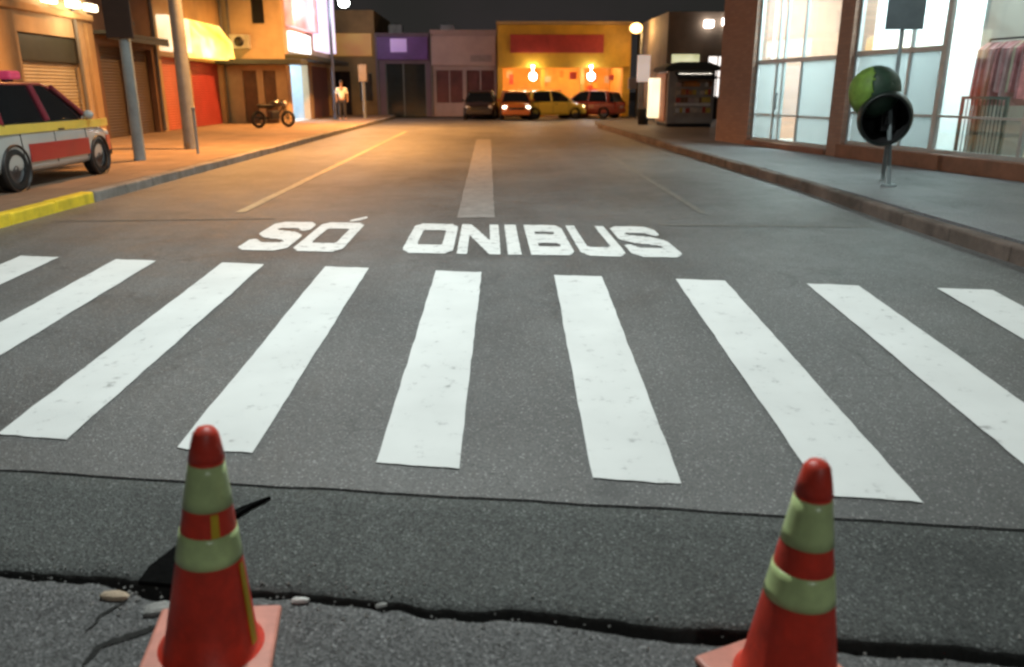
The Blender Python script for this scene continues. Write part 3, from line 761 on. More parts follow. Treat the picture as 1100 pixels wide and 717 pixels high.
m = MB(); m.ball((.72, -.05, 5.28), .25, 1, 1, .8); m.build('lamp', M_white, t)
M_bei = mat('beige_box', (.42, .32, .22), .6)
t = thing('meter_post', 'grey post carrying a beige box before the purple shop', 'post', (-6.15, 41.5, Z0))
m = MB(); m.tube((0, 0, 0), (0, 0, 1.75), .09, n=12); m.build('pole', M_conc, t)
m = MB(); m.box(-.2, .2, -.16, .16, 1.75, 2.55, bev=.03); m.build('box', M_bei, t)

# ------------------------------------------------------------------ far row of shops (facades at y = 47, facing the camera)
M_mauve = mat('mauve_plaster', (.17, .12, .15), .85, var=.15, scale=1, grime=.35)
M_purple = mat('purple_fascia', (.13, .05, .24), .5, var=.25, scale=1)
M_lilac = lit_sign('lilac_lit_patch', [(.42, .26, .6), (.6, .42, .75)], .35)
M_pinkw = mat('pale_pink_plaster', (.42, .31, .29), .85, var=.12, scale=1.2, grime=.3)
M_gold = mat('golden_fascia', (.70, .385, .03), .5, var=.18, scale=1.2, grime=.2)
M_rsign = mat('red_board', (.42, .045, .03), .5, var=.25, scale=1.6)
M_rdoor = mat('dark_red_panel', (.13, .035, .035), .5, var=.3, scale=2)
def far_shell(t, x0, x1, h, mm, gaps, d=8):
    m = MB(); wall_with_gaps(m, 0, .3, x0, x1, h, gaps, 'x'); m.box(x0, x1, .302, d, h-.3, h); m.box(x0, x0+.2, .302, d, 0, h-.302); m.box(x1-.2, x1, .302, d, 0, h-.302); m.box(x0+.2, x1-.2, d-.2, d, 0, h-.302)
    return m.build('wall', mm, t)
t = shop('shop_building', 'dim ochre shop at the far left corner, left of the purple shop', (0, 47.2, .1))
far_shell(t, -9.3, -6.25, 5.6, mat('olive_plaster', (.26, .17, .07), .85, var=.25, scale=1, grime=.4), [(-8.6, -7.7, 0, 2.4), (-7.2, -6.5, .8, 2.3)])
m = MB(); m.box(-8.6, -7.7, .12, .17, 0, 2.4); m.build('door', M_win, t)
m = MB(); m.box(-7.2, -6.5, .12, .17, .8, 2.3); m.build('window', M_win, t)
m = MB(); m.box(-8.9, -6.4, -.10, -.003, 3.2, 4.4, bev=.02); m.build('sign', lit_sign('amber_sign', [(.5, .2, .04), (.55, .3, .05)], .25), t)
t = shop('shop_building', 'low shop with a purple fascia and wide dark opening', (0, 47, .06))
far_shell(t, -6.22, -3.2, 4.45, M_mauve, [(-5.72, -3.45, 0, 2.85)])
m = MB(); m.box(-6.1, -3.3, -.16, -.003, 3.05, 4.25, bev=.02); m.build('fascia', M_purple, t)
m = MB(); m.box(-5.35, -4.45, -.20, -.163, 3.45, 4.15); m.build('sign', M_lilac, t)
m = MB(); m.box(-5.72, -5.66, .1, .18, 0, 2.85); m.box(-3.5, -3.45, .1, .18, 0, 2.85); m.box(-4.75, -4.68, .1, .18, 0, 2.85); m.build('door_frame', mat('greenish_frame', (.12, .14, .13), .5), t)
m = MB(); m.box(-5.66, -4.75, .12, .16, 0, 2.85); m.box(-4.68, -3.5, .12, .16, 0, 2.85); m.build('window', mat('dim_glass', (.02, .028, .028), .1, spec=.6), t)
t = shop('shop_building', 'pale pink two door shop between the purple and yellow stores', (0, 47, .06))
far_shell(t, -3.17, .52, 4.5, M_pinkw, [(-2.88, -1.40, .75, 2.5), (-1.18, .38, 0, 2.5)])
m = MB(); m.box(-2.88, -1.40, .12, .17, .75, 2.5); m.build('window', M_rdoor, t)
m = MB(); m.box(-1.18, .38, .12, .17, 0, 2.5); m.build('door', M_rdoor, t)
m = MB(); m.box(-2.17, -2.11, .06, .118, .75, 2.5); m.box(-.43, -.37, .06, .118, 0, 2.5); m.build('frame', M_pinkw, t)
m = MB(); m.box(-3.1, .45, -.12, -.003, 2.75, 4.3, bev=.02); m.build('fascia', mat('pinkish_fascia', (.50, .36, .33), .6, var=.12, scale=1), t)
m = MB(); m.box(-.95, .25, -.15, -.123, 2.95, 3.3); m.build('sign', mat('grey_letters_board', (.34, .27, .26), .6, var=.2, scale=6), t)
m = MB(); m.box(-3.17, .52, -.10, .35, 4.502, 4.62); m.build('cornice', M_pinkw, t)
t = shop('yellow_store', 'big yellow store with a long red sign board and warm lit open front', (0, 46.8, .06))
far_shell(t, .56, 8.0, 5.0, M_gold, [(.85, 7.6, 0, 2.62)], 9)
m = MB(); m.box(.6, 7.9, -.45, -.003, 2.65, 4.85, bev=.03); m.build('fascia', M_gold, t)
m = MB(); m.box(1.25, 6.4, -.52, -.453, 3.4, 4.35, bev=.01); m.build('sign', M_rsign, t)
m = MB(); m.box(.5, 8.05, -.5, .4, 4.87, 5.02); m.build('cornice', mat('pale_cornice', (.5, .33, .14), .6), t)
M_ininy = mat('warm_inner_wall', (.55, .32, .10), .8, var=.25, scale=.9)
m = MB(); m.box(.8, 7.8, 5.0, 5.1, 0, 3); m.box(.78, .80, .31, 5.0, 0, 3); m.box(7.58, 7.6, .31, 5.0, 0, 3); m.build('interior_wall', M_ininy, t)
m = MB(); m.box(.8, 7.6, .31, 5.0, .01, .03); m.build('interior_floor', M_walkl, t)
rng = random.Random(3)
M_goods = [mat('goods_%d' % i, c, .6, var=.3, scale=5) for i, c in enumerate(((.5, .2, .05), (.55, .4, .08), (.4, .06, .04), (.5, .42, .35), (.2, .1, .05)))]
for i in range(9):
    m = MB(); x0 = 1.0+i*.72; hh = rng.uniform(.7, 1.9); m.box(x0, x0+.6, 3.4, 4.2, .03, hh, bev=.03)
    for q in range(3): m.box(x0-.01, x0+.61, 3.37, 3.398, .2+q*.25, .24+q*.25)
    m.build('shelf', M_goods[i % 5], t)
for i in range(26):
    x = rng.uniform(1.0, 7.3); y = rng.uniform(.6, 2.6); m = MB()
    if i % 2: zt = rng.uniform(2.1, 2.55); hh = rng.uniform(.25, .7); w_ = rng.uniform(.15, .45); m.box(x-w_/2, x+w_/2, y-.04, y+.04, zt-hh, zt, bev=.01); m.tube((x, y, zt), (x, y, 2.9), .006, n=6)
    else: w_ = rng.uniform(.3, .7); hh = rng.uniform(.4, 1.3); m.box(x-w_/2, x+w_/2, y-.2, y+.2, .03, hh, bev=.02)
    m.build('hanging_goods' if i % 2 else 'stacked_goods', M_goods[rng.randrange(5)], t)
for x in (3.1, 5.3):
    m = MB(); m.box(x-.11, x+.11, .02, .26, 0, 2.62); m.build('column', M_gold, t)
M_pend = glow('pendant_white', (1., .9, .75), 40); M_pendb = glow('pendant_blue', (.75, .84, 1.), 30)
for x, mm in ((2.5, M_pend), (5.72, M_pendb)):
    m = MB(); m.ball((x, -.75, 2.16), .2); m.tube((x, -.75, 2.3), (x, -.75, 2.66), .015); m.box(x-.05, x+.05, -.8, -.451, 2.66, 2.72); m.build('pendant_lamp', mm, t)
m = MB(); m.box(1, 7.4, 1.2, 1.4, 2.86, 2.92); m.box(1, 7.4, 3, 3.2, 2.86, 2.92); m.build('ceiling_lamp', glow('warm_tube', (1., .58, .2), 34), t)

for o in [o for o in col.objects if o.name.startswith('shop_building') and abs(o.location.y-47) < .01]:
    x0 = -5.9 if not any(c.name.startswith('cornice') for c in o.children) else -2.9
    m = MB(); m.box(x0+.2, x0+1.0, 2.2, 3.0, 4.46, 5.05, bev=.05); m.build('roof_unit', M_acu, o)
    fit(o, 'pipe', [(x0-.2, -.06, 4.4), (x0-.2, -.06, .05)])
# right of the yellow store
t = thing('street_lamp', 'slim post with a glaring orange lamp at the corner of the yellow store', 'street lamp', (8.2, 44.8, .0))
m = MB(); m.tube((0, 0, 0), (0, 0, 4.5), .07, .05, 12); m.build('pole', M_conc, t)
m = MB(); m.path([(0, 0, 4.5), (-.1, -.1, 4.75), (-.2, -.2, 4.8)], .03); m.build('arm', M_rim, t)
m = MB(); m.ball((-.35, -.2, 4.62), .30, 1.1, 1, .85); m.build('lamp', glow('sodium_globe', (1., .60, .20), 7), t)
M_wtot = lit_sign('pale_lit_sign', [(.75, .6, .52), (.95, .8, .7)], .55)
t = thing('totem_sign', 'pale upright sign on a post left of the newsstand', 'sign', (7.95, 42.5, .0))
m = MB(); m.tube((0, 0, 0), (0, 0, 3.2), .06, n=10); m.build('pole', M_conc, t)
m = MB(); m.box(-.32, .32, -.09, .09, 1.9, 3.2, bev=.03); m.build('sign', M_wtot, t)
m = MB(); m.box(-.75, -.33, -.06, .06, 1.55, 2.1, bev=.02); m.build('side_board', mat('grey_board', (.42, .36, .34), .6), t)
# newsstand kiosk on the right pavement
M_kio = mat('kiosk_grey', (.34, .32, .30), .5, var=.2, scale=2, grime=.35, metal=.2)
M_koff = mat('kiosk_orange_side', (.40, .20, .13), .6, var=.2, scale=2, grime=.3)
t = thing('newsstand', 'dark grey newsstand kiosk with a lit side panel on the far right pavement', 'kiosk', (7.35, 32.2, Z0))
m = MB(); m.box(-.55, 1.25, -.9, 1.0, .12, 2.05, bev=.03); m.build('body', M_kio, t)
m = MB(); m.box(-.5, 1.2, -.85, .95, 0, .118); m.build('plinth', M_blk, t)
m = MB(); m.prism([(-.75, 2.053), (1.42, 2.053), (1.35, 2.2), (.9, 2.36), (-.2, 2.36), (-.68, 2.2)], -1.15, 1.15, 'y'); m.build('roof', M_sbox, t)
m = MB(); m.prism([(-.92, 2.0), (-1.45, 1.78), (-1.45, 1.74), (-.92, 1.94)], -.3, 1.15, 'x'); m.build('awning', M_blk, t)
for z in (.45, .78, 1.1, 1.4):
    m = MB(); m.box(-.25, 1.1, -1.0, -.902, z, z+(.10 if z == .78 else .06)); m.build('rack', M_chr if z == .78 else M_kio, t)
for z in (.53, .90, 1.18, 1.48):
    x = -.22
    while x < 1.0:
        w_ = rng.uniform(.1, .2); m = MB(); m.box(x, x+w_-.015, -.96, -.93, z, z+rng.uniform(.15, .22)); m.build('magazine', rng.choice(M_goods+[M_chr, M_pinkw, M_kio]), t); x += w_
m = MB(); m.box(-.2, 1.05, -1.08, -1.04, 1.90, 1.94); m.build('fill_tube', glow('kiosk_fill_glow', (1., .9, .75), 7), t)  # glowing tube added under the awning to brighten the kiosk front
m = MB(); m.box(-.62, -.552, -.8, .9, .2, 1.95); m.build('side_panel', M_koff, t)
m = MB(); m.box(-.95, -.622, .1, .85, .3, 1.8, bev=.02); m.build('display_case', lit_sign('cream_display', [(1., .85, .5), (1., .95, .75)], 1.3), t)
t = thing('litter_bin', 'small dark bin on the ground beside the lit newsstand panel', 'bin', (6.35, 33.6, Z0))
m = MB(); m.lathe([(.001, 0), (.2, 0), (.25, .6), (.27, .62), (.22, .62), (.2, .5), (.001, .5)], 20); m.build('bin_body', M_blk, t)
m = MB(); m.tube((-.25, .1, .3), (-.25, .1, .9), .02); m.build('post', M_rim, t)
# dim building behind the newsstand
M_murk = mat('drab_plaster', (.24, .19, .14), .85, var=.25, scale=.8, grime=.4)
t = shop('corner_building', 'drab building with bright white windows behind the newsstand', (8.6, 40.2, Z0))
m = MB(); wall_with_gaps(m, 0, .3, 0, 7, 4.9, [(.25, 1.6, 2.5, 3.0), (2.05, 3.0, 1.0, 2.9)], 'x'); m.box(0, 7, .302, 8, 4.6, 4.9); m.box(0, .3, .302, 8, 0, 4.6); m.build('wall', M_murk, t)
M_wwin = lit_sign('lit_window_glass', [(1., .88, .8), (1., .97, .92)], 1.6, (2, 2, 2.2))
m = MB(); m.box(2.05, 3.0, .12, .16, 1.0, 2.9); f = m.build('window', M_wwin, t)
m = MB(); m.box(2.5, 2.55, .07, .118, 1.0, 2.9); m.box(2.05, 3.0, .07, .118, 1.9, 1.96); m.build('frame', M_blk, f)
m = MB(); m.box(.25, 1.6, .02, .06, 2.5, 3.0); m.build('sign', lit_sign('greenish_sign', [(.5, .5, .25), (.95, .95, .6)], .8, (1.2, 1, 1)), t)
for x, z in ((1.9, 4.35), (2.75, 4.45)):
    m = MB(); m.box(x-.2, x+.2, -.32, -.003, z-.16, z+.16, bev=.04); m.build('floodlight', glow('floodlight_glass', (1., .9, .85), 9), t)
t = thing('litter_bin', 'tall dark bin against the drab building below its lit window', 'bin', (10.45, 38.8, Z0))
m = MB(); m.box(-.3, .3, -.25, .25, .05, 1.0, bev=.04); m.build('bin_body', M_blk, t)
m = MB(); m.box(-.32, .32, -.27, .27, 1.002, 1.08, bev=.03); m.build('lid', M_kio, t)

# ------------------------------------------------------------------ glass fronted building on the right
d = Vector((.17965, -.98373, 0)); ang = math.atan2(d.y, d.x)
M_terra = mat('terracotta_brick', (.36, .17, .10), .75, var=.18, scale=2, bump=.25, grime=.2)
def bricks(m_):
    nt = m_.node_tree; N = nt.nodes; L = nt.links
    tc = N.new('ShaderNodeTexCoord'); mp = N.new('ShaderNodeMapping'); mp.inputs['Rotation'].default_value = (R(90), 0, 0)
    b = N.new('ShaderNodeTexBrick'); b.inputs['Scale'].default_value = 1; b.inputs['Brick Width'].default_value = .24; b.inputs['Row Height'].default_value = .08; b.inputs['Mortar Size'].default_value = .007
    b.inputs['Color1'].default_value = (.34, .19, .135, 1); b.inputs['Color2'].default_value = (.28, .155, .11, 1); b.inputs['Mortar'].default_value = (.25, .16, .125, 1)
    L.new(tc.outputs['Object'], mp.inputs[0]); L.new(mp.outputs[0], b.inputs['Vector'])
    L.new(b.outputs['Color'], N['Principled BSDF'].inputs['Base Color'])
bricks(M_terra)
M_alu = mat('grey_frame', (.40, .44, .45), .4, metal=.3)
M_inw = mat('white_interior', (.75, .78, .78), .7, var=.05)
M_inf = mat('shop_floor_tiles', (.5, .5, .48), .3, var=.1)
M_glass = glass('shop_glass', (.90, .98, .98), .04)
M_frost = bpy.data.materials.new('frosted_film'); M_frost.use_nodes = True
_nt = M_frost.node_tree; _N = _nt.nodes; _N.remove(_N['Principled BSDF'])
_t = _N.new('ShaderNodeBsdfTransparent'); _t.inputs[0].default_value = (.42, .46, .46, 1)
_tr = _N.new('ShaderNodeBsdfTranslucent'); _tr.inputs[0].default_value = (.65, .72, .73, 1)
_df = _N.new('ShaderNodeBsdfDiffuse'); _df.inputs[0].default_value = (.6, .66, .66, 1)
_x = _N.new('ShaderNodeMixShader'); _x.inputs[0].default_value = .4; _x2 = _N.new('ShaderNodeMixShader'); _x2.inputs[0].default_value = .55
_nt.links.new(_tr.outputs[0], _x.inputs[1]); _nt.links.new(_df.outputs[0], _x.inputs[2]); _nt.links.new(_t.outputs[0], _x2.inputs[1]); _nt.links.new(_x.outputs[0], _x2.inputs[2])
_nt.links.new(_x2.outputs[0], _N['Material Output'].inputs[0])
# local frame: x runs along the facade toward the camera, +y into the shop, origin at the far end
t = shop('glass_fronted_building', 'terracotta brick building with tall brightly lit shop windows on the right', (6.36, 22.75, Z0), ang)
m = MB()
m.box(0, 1.80, 0, .5, 0, 6.5); m.box(5.36, 5.84, 0, .5, 0, 6.5)          # piers
m.box(1.80, 5.36, 0, .5, 4.3, 6.5); m.box(5.84, 16, 0, .5, 4.3, 6.5)     # wall over the windows
m.box(0, .3, .5, 7, 0, 6.5); m.box(15.7, 16, .5, 7, 0, 4.3)
m.build('wall', M_terra, t)
m = MB(); m.box(1.80, 5.36, -.06, .25, 0, .13, bev=.01); m.box(5.84, 16, -.10, .25, 0, .27, bev=.01); m.build('sill', mat('terracotta_sill', (.22, .095, .055), .6, var=.25, scale=3, grime=.4), t)
m = MB(); m.box(.3, 16, 6.7, 7, 0, 4.3); m.box(.3, 1.8, .502, .55, 0, 4.3); m.box(.302, 8.28, 3.3, 3.4, .05, 3.99); m.build('interior_wall', M_inw, t)
m = MB(); m.box(.3, 15.7, .5, 6.7, .02, .05); m.build('interior_floor', M_inf, t)
m = MB(); m.box(.3, 15.7, .5, 6.7, 4.0, 4.1); m.build('interior_ceiling', M_inw, t)
m = MB(); m.box(5.6, 5.75, .502, 6.7, .05, 4.0); m.box(8.3, 8.4, .9, 6.7, .05, 4.0); m.build('partition', M_inw, t)
m = MB(); m.box(8.6, 15.6, 2.2, 2.5, 2.35, 3.93); m.box(8.6, 9.6, 2.2, 2.4, .05, 2.349); m.build('bulkhead', mat('olive_bulkhead', (.20, .19, .13), .7, var=.2, scale=2), t)
M_lp1 = glow('shop_light_panel', (.89, 1., 1.), 32)
M_lp2 = glow('shop_light_panel_warm', (1., .92, .82), 9)
for a, b_, mm in ((1.0, 5.3, M_lp1), (6.0, 8.1, M_lp1), (9.0, 14.5, M_lp2)):
    for y0 in ((.8, 1.7, 2.6) if a < 8.2 else (1.0, 2.9, 4.8)):
        m = MB(); m.box(a, b_, y0, y0+.55, 3.94, 3.998); m.build('ceiling_lamp', mm, t)
def bay(x0, x1, z0, zt, muls, lower, door=None):
    f = MB()
    f.box(x0, x0+.06, .12, .2, z0, 4.3); f.box(x1-.06, x1, .12, .2, z0, 4.3)
    f.box(x0+.06, x1-.06, .12, .2, zt, zt+.09); f.box(x0+.06, x1-.06, .12, .2, z0, z0+.07)
    for q in muls: f.box(q-.03, q+.03, .125, .195, z0+.07, zt); f.box(q-.02, q+.02, .125, .195, zt+.09, 4.3)
    f.box(x0+.06, x1-.06, .13, .19, z0+.62, z0+.66)
    fo = f.build('window_frame', M_alu, t)
    e = [x0+.06]+list(muls)+[x1-.06]
    for a, b_ in zip(e, e[1:]):
        g = MB(); g.box(a+.031, b_-.031, .155, .165, z0+.07, zt); g.build('pane', M_glass if (door and abs(a-door) < .05) else lower, fo)
        g = MB(); g.box(a+.031, b_-.031, .155, .165, zt+.09, 4.3); g.build('pane', M_glass, fo)
bay(1.80, 5.36, .13, 1.98, (2.75, 3.05, 3.85), M_frost, door=3.05)
bay(5.84, 8.38, .27, 2.02, (7.5,), M_frost)
bay(8.38, 15.7, .27, 2.9, (10.35, 12.2, 14), M_glass)
h = MB(); h.tube((2.98, .06, .9), (2.98, .06, 1.3), .015); h.tube((2.98, .06, .95), (2.98, .12, .95), .01); h.tube((2.98, .06, 1.25), (2.98, .12, 1.25), .01); h.build('door_handle', M_rim, t)
# goods inside the nearest window
def L2W(x, y, z): return Vector((6.36, 22.75, Z0))+Vector((math.cos(ang)*x-math.sin(ang)*y, math.sin(ang)*x+math.cos(ang)*y, z))
M_pk = mat('pink_cloth', (.55, .22, .25), .8, var=.4, scale=6); M_pk2 = mat('rose_cloth', (.62, .36, .38), .8, var=.3, scale=6); M_gcl = mat('green_grey_cloth', (.12, .16, .15), .8, var=.3, scale=6); M_crm = mat('cream_cloth', (.7, .6, .48), .8, var=.2, scale=6)
t = thing('clothes_rack', 'clothes rail of pink and dark garments inside the nearest shop window', 'clothes rack', L2W(8.98, .98, .05), ang)
m = MB()
for x in (-.55, .55): m.tube((x, 0, 0), (x, 0, 2.15), .018); m.tube((x, -.3, .02), (x, .3, .02), .018)
m.tube((-.55, 0, 2.15), (.55, 0, 2.15), .018); m.build('frame', M_rim, t)
for i in range(13):
    x = -.48+i*.08; l = random.uniform(.75, 1.05); w = random.uniform(.19, .25); yo = random.uniform(-.03, .03)
    m = MB(); pr = [(-w*.25, 2.10), (-w, 1.98), (-w*1.15, 2.06-l), (w*1.15, 2.06-l), (w, 1.98), (w*.25, 2.10)]
    m.prism([(a+yo, b) for a, b in pr], x-.028, x+.028, 'x'); m.build('garment', [M_pk, M_pk2, M_pk, M_pk2, M_crm][i % 5], t)
t = thing('shelf_unit', 'cream shelf unit of bright goods inside the nearest shop window', 'shelf', L2W(10.1, 1.5, .05), ang)
m = MB(); m.box(-.9, .9, .2, .25, 0, 2.2); m.box(-.9, -.85, -.2, .198, 0, 2.2); m.box(.85, .9, -.2, .198, 0, 2.2)
for z in (.3, .8, 1.3, 1.8, 2.17): m.box(-.848, .848, -.2, .198, z, z+.03)
m.build('frame', mat('cream_laminate', (.72, .66, .56), .5), t)
m = MB(); m.box(-.84, .84, .17, .198, .03, 2.15); m.build('back_panel_glow', lit_sign('cream_added_glow', [(1., .82, .6), (1., .95, .85)], 1.3), t)  # glow added to the back panel to make the shelf bright
for zz in (.33, .83, 1.33, 1.83):
    x = -.8
    while x < .7:
        w = random.uniform(.12, .3); m = MB(); m.box(x, x+w-.02, -.15, .15, zz, zz+random.uniform(.15, .32), bev=.01); m.build('goods', random.choice([M_crm, M_pk2, M_crm, M_chr]), t); x += w
t = thing('window_gate', 'low dark barred gate standing inside the nearest shop window', 'gate', L2W(8.98, .58, .05), ang)
m = MB()
for i in range(12): m.tube((-.47+i*.085, 0, .1), (-.47+i*.085, 0, 1.15), .012, n=6)
m.build('bars', M_gcl, t)
m = MB(); m.box(-.53, .53, -.02, .02, 1.15, 1.2); m.box(-.53, .53, -.02, .02, .05, .1); m.box(-.53, -.50, -.02, .02, .1, 1.15); m.box(.50, .53, -.02, .02, .1, 1.15); m.build('frame', M_gcl, t)

# ------------------------------------------------------------------ phone booth hood and bus stop sign
M_hood = mat('green_shade_fibreglass', (.016, .045, .026), .6, var=.35, scale=6, grime=.3)  # shaded part of the upper shell, shade put into the darker green
M_hood_lit = mat('green_lit_fibreglass', (.15, .27, .04), .6, var=.35, scale=6, grime=.3)  # lit left side of the same shell, light put into the colour
M_hoodk = mat('dark_green_fibreglass', (.006, .014, .011), .5, var=.2, scale=4)
M_hoodi = mat('black_lining', (.006, .006, .007), .7)
t = thing('public_telephone', 'double telephone booth, green hood behind a lower black hood on a thin post', 'public telephone', (5.90, 11.7, Z0))
m = MB(); m.tube((0, 0, 0), (-.12, .1, 1.45), .032, n=14); m.lathe([(.001, .03), (.1, .03), (.11, 0), (.001, 0)], 18); m.build('pole', M_teal, t)
def hood(name, mat_, ax, c, r, th, par, sel=None, thick=.012):
    """egg shaped shell cut open on the side that ax points to"""
    ax = Vector(ax).normalized(); a = ax.orthogonal().normalized(); b = ax.cross(a)
    m = MB(); n = 48; k = 20; vs = []
    for i in range(k+1):
        q_ = R(th)+(math.pi-R(th))*i/k
        for j in range(n):
            p = 2*math.pi*j/n; q = (ax*math.cos(q_)*1.12+(a*math.cos(p)+b*math.sin(p))*max(1e-3, math.sin(q_)))*r
            vs.append((c[0]+q.x, c[1]+q.y, c[2]+q.z*1.06))
    fs = [(i*n+j, i*n+(j+1) % n, (i+1)*n+(j+1) % n, (i+1)*n+j) for i in range(k) for j in range(n)]
    if sel: fs = [f for f in fs if sel(sum((Vector(vs[q]) for q in f), Vector())/4)]
    m.add(vs, fs, True); o = m.build(name, mat_, par, fix=False)
    so = o.modifiers.new('thick', 'SOLIDIFY'); so.thickness = thick; so.offset = 0
    return o
cA = (-.30, .2, 1.33); aA = (-.25, .92, -.3); litA = lambda p: p.x < cA[0]-.17+.3*max(0, p.z-cA[2]-.1)
h1 = hood('hood', M_hood, aA, cA, .335, 62, t, lambda p: not litA(p))
hood('hood_lit_side', M_hood_lit, aA, cA, .335, 62, h1, litA)
cB = (-.22, -.06, .97); aB = (-.38, -.92, -.10)
h2 = hood('hood', M_hoodk, aB, cB, .365, 62, t)
hood('lining', M_hoodi, aB, cB, .345, 62, h2)
m = MB(); m.box(-.2, .02, .06, .2, .78, 1.16, bev=.02); ph = m.build('telephone', M_blk, t)
m = MB(); m.path([(-.15, .02, 1.1), (-.17, -.01, 1.0), (-.15, .02, .88)], .022); m.build('handset', M_blk, ph)
M_sgn = mat('sign_back_grey', (.20, .25, .28), .5, var=.15, scale=3, metal=.3)
t = thing('bus_stop_sign', 'grey blue sign plate on a tall thin pole behind the phone hood', 'sign', (6.24, 12.6, Z0))
m = MB(); m.tube((0, 0, 0), (0, 0, 3.1), .032, n=12); m.build('pole', M_teal, t)
m = MB(); m.box(-.29, .29, -.052, -.036, 2.22, 3.1, bev=.006); m.build('plate', M_sgn, t)
m = MB(); m.box(-.05, .05, -.0355, .035, 2.4, 2.44); m.box(-.05, .05, -.0355, .035, 2.9, 2.94); m.build('bracket', M_rim, t)

# ------------------------------------------------------------------ pedestrian on the far left pavement
def skin(name, V, E_, mm, par, sub=2):
    me = bpy.data.meshes.new(name); me.from_pydata([v[:3] for v in V], E_, [])
    o = bpy.data.objects.new(name, me); col.objects.link(o); me.materials.append(mm)
    sk = o.modifiers.new('skin', 'SKIN'); sk.use_smooth_shade = True
    for i, v in enumerate(V):
        me.skin_vertices[0].data[i].radius = (v[3], v[4] if len(v) > 4 else v[3])
    me.skin_vertices[0].data[0].use_root = True
    ss = o.modifiers.new('sub', 'SUBSURF'); ss.levels = sub; ss.render_levels = sub
    o.parent = par; return o
M_skin = mat('skin', (.32, .18, .12), .6); M_shirt = mat('white_shirt', (.72, .76, .74), .8); M_trs = mat('dark_trousers', (.03, .03, .04), .8); M_hair = mat('dark_hair', (.015, .012, .01), .7)
t = thing('person', 'person in a white top and dark trousers standing by the far lamp post', 'person', (-6.75, 38.6, Z0), R(10))
V = [(0, 0, .95, .15, .11), (0, 0, 1.12, .14, .10), (0, .0, 1.34, .17, .11), (0, 0, 1.47, .07, .06), (0, -.01, 1.56, .05), (0, -.02, 1.63, .085, .095), (0, -.02, 1.72, .075, .085),
     (.19, 0, 1.41, .06), (.25, .02, 1.14, .043), (.26, -.06, .90, .033), (.26, -.09, .80, .03),
     (-.19, 0, 1.41, .06), (-.25, .02, 1.14, .043), (-.24, -.06, .90, .033), (-.24, -.09, .80, .03),
     (.1, 0, .86, .095), (.11, -.02, .48, .065), (.12, .02, .09, .045), (.13, -.12, .04, .04),
     (-.1, 0, .86, .095), (-.11, -.02, .48, .065), (-.12, .02, .09, .045), (-.13, -.12, .04, .04)]
E_ = [(0, 1), (1, 2), (2, 3), (3, 4), (4, 5), (5, 6), (2, 7), (7, 8), (8, 9), (9, 10), (2, 11), (11, 12), (12, 13), (13, 14), (0, 15), (15, 16), (16, 17), (17, 18), (0, 19), (19, 20), (20, 21), (21, 22)]
skin('body', V, E_, M_skin, t)
skin('shirt', [(0, 0, .90, .165, .13), (0, 0, 1.12, .155, .12), (0, 0, 1.34, .185, .125), (0, 0, 1.45, .085, .075), (.19, 0, 1.41, .078), (.25, .02, 1.16, .062), (-.19, 0, 1.41, .078), (-.25, .02, 1.16, .062)], [(0, 1), (1, 2), (2, 3), (2, 4), (4, 5), (2, 6), (6, 7)], M_shirt, t)
skin('trousers', [(0, 0, .93, .155, .12), (.1, 0, .84, .108), (.11, -.02, .48, .08), (.12, .02, .1, .065), (-.1, 0, .84, .108), (-.11, -.02, .48, .08), (-.12, .02, .1, .065)], [(0, 1), (1, 2), (2, 3), (0, 4), (4, 5), (5, 6)], M_trs, t)
m = MB(); m.ball((0, .005, 1.71), .10, .95, 1.05, .92, 10); m.build('hair', M_hair, t)

# ------------------------------------------------------------------ lights
def area(name, loc, power, c, size=.5, aim=(0, 0, -1), spread=180):
    l = bpy.data.lights.new(name, 'AREA'); l.shape = 'DISK'; l.size = size; l.energy = power; l.color = c; l.spread = R(spread)
    o = bpy.data.objects.new(name, l); col.objects.link(o); o.location = loc
    o.rotation_euler = Vector(aim).to_track_quat('-Z', 'Y').to_euler(); return o
def point(name, loc, power, c, r=.15):
    l = bpy.data.lights.new(name, 'POINT'); l.energy = power; l.color = c; l.shadow_soft_size = r
    o = bpy.data.objects.new(name, l); col.objects.link(o); o.location = loc; return o
SOD = (1., .44, .12)
area('crossing_lamp_light', (-.7, 7.0, 8.2), 900, (.92, 1., .965), .45)
area('rear_fill_light', (4.5, -9.0, 8.5), 420, (.92, 1., .965), .5)  # fill light added behind the camera, stands for no known lamp
area('sodium_light_near', (-5.3, 19.85, 7.55), 1350, SOD, .4, spread=125)
area('sodium_light_far', (-4.6, 33.0, 7.4), 2600, SOD, .4, spread=140)
point('corner_sodium_light', (7.85, 44.3, 4.6), 260, (1., .6, .24), .3)
point('white_post_light', (-6.9, 40.0, 5.0), 160, (.9, 1., .97), .25)
point('yellow_sign_light', (-10.0, 32.8, 2.9), 60, (1., .7, .25), .3)
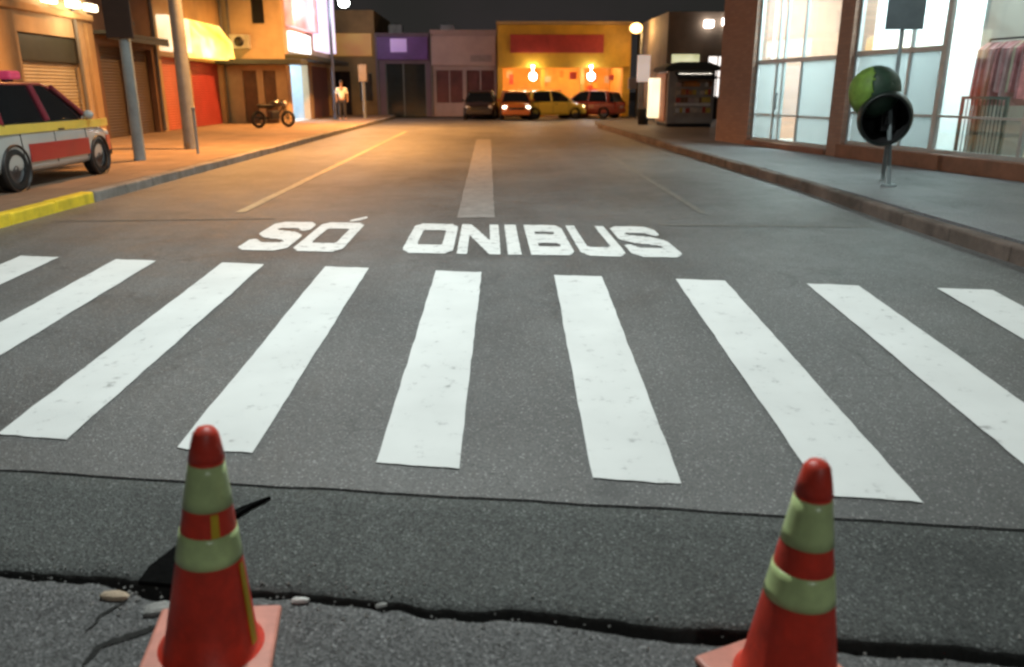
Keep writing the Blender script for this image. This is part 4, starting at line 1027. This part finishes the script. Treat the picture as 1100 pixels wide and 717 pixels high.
point('wall_lamp_light', (-10.3, 22.4, 3.3), 60, (1., .75, .42), .2)

# ------------------------------------------------------------------ sky: a night sky with a little city glow
w = bpy.data.worlds.new('World'); sc.world = w; w.use_nodes = True
N = w.node_tree.nodes; L = w.node_tree.links; bg = N['Background']
sky = N.new('ShaderNodeTexSky'); sky.sky_type = 'NISHITA'; sky.sun_disc = False; sky.sun_elevation = R(-3); sky.sun_rotation = R(200)
tc = N.new('ShaderNodeTexCoord'); ns = N.new('ShaderNodeTexNoise'); ns.inputs['Scale'].default_value = 3; ns.inputs['Detail'].default_value = 5
L.new(tc.outputs['Generated'], ns.inputs['Vector'])
rp = N.new('ShaderNodeValToRGB'); rp.color_ramp.elements[0].position = .3; rp.color_ramp.elements[1].position = .75
rp.color_ramp.elements[0].color = (.016, .018, .015, 1); rp.color_ramp.elements[1].color = (.036, .028, .030, 1)
L.new(ns.outputs['Fac'], rp.inputs[0])
mx = N.new('ShaderNodeMix'); mx.data_type = 'RGBA'; mx.blend_type = 'ADD'; mx.inputs['Factor'].default_value = .02
L.new(rp.outputs[0], mx.inputs['A']); L.new(sky.outputs[0], mx.inputs['B']); L.new(mx.outputs['Result'], bg.inputs[0])
bg.inputs[1].default_value = 1.0

# ------------------------------------------------------------------ camera
cam = bpy.data.cameras.new('camera'); co = bpy.data.objects.new('camera', cam); col.objects.link(co)
cam.sensor_width = 36; cam.lens = 855/1100*36; cam.clip_end = 2000; cam.clip_start = .05
co.location = (0, 0, 1.5); co.rotation_euler = (R(90)-math.atan(261.5/855), 0, -math.atan(25/855))
cam.dof.use_dof = True; cam.dof.focus_distance = 6.0; cam.dof.aperture_fstop = 1.7
sc.camera = co
sc.view_settings.view_transform = 'Standard'; sc.view_settings.look = 'None'; sc.view_settings.gamma = 1; sc.view_settings.exposure = 0
sc.view_settings.use_curve_mapping = False
sc.cycles.use_denoising = True
sc.cycles.max_bounces = 6; sc.cycles.transparent_max_bounces = 12; sc.cycles.sample_clamp_indirect = 4
sc.cycles.filter_width = 2.5
sc.cycles.use_light_tree = True
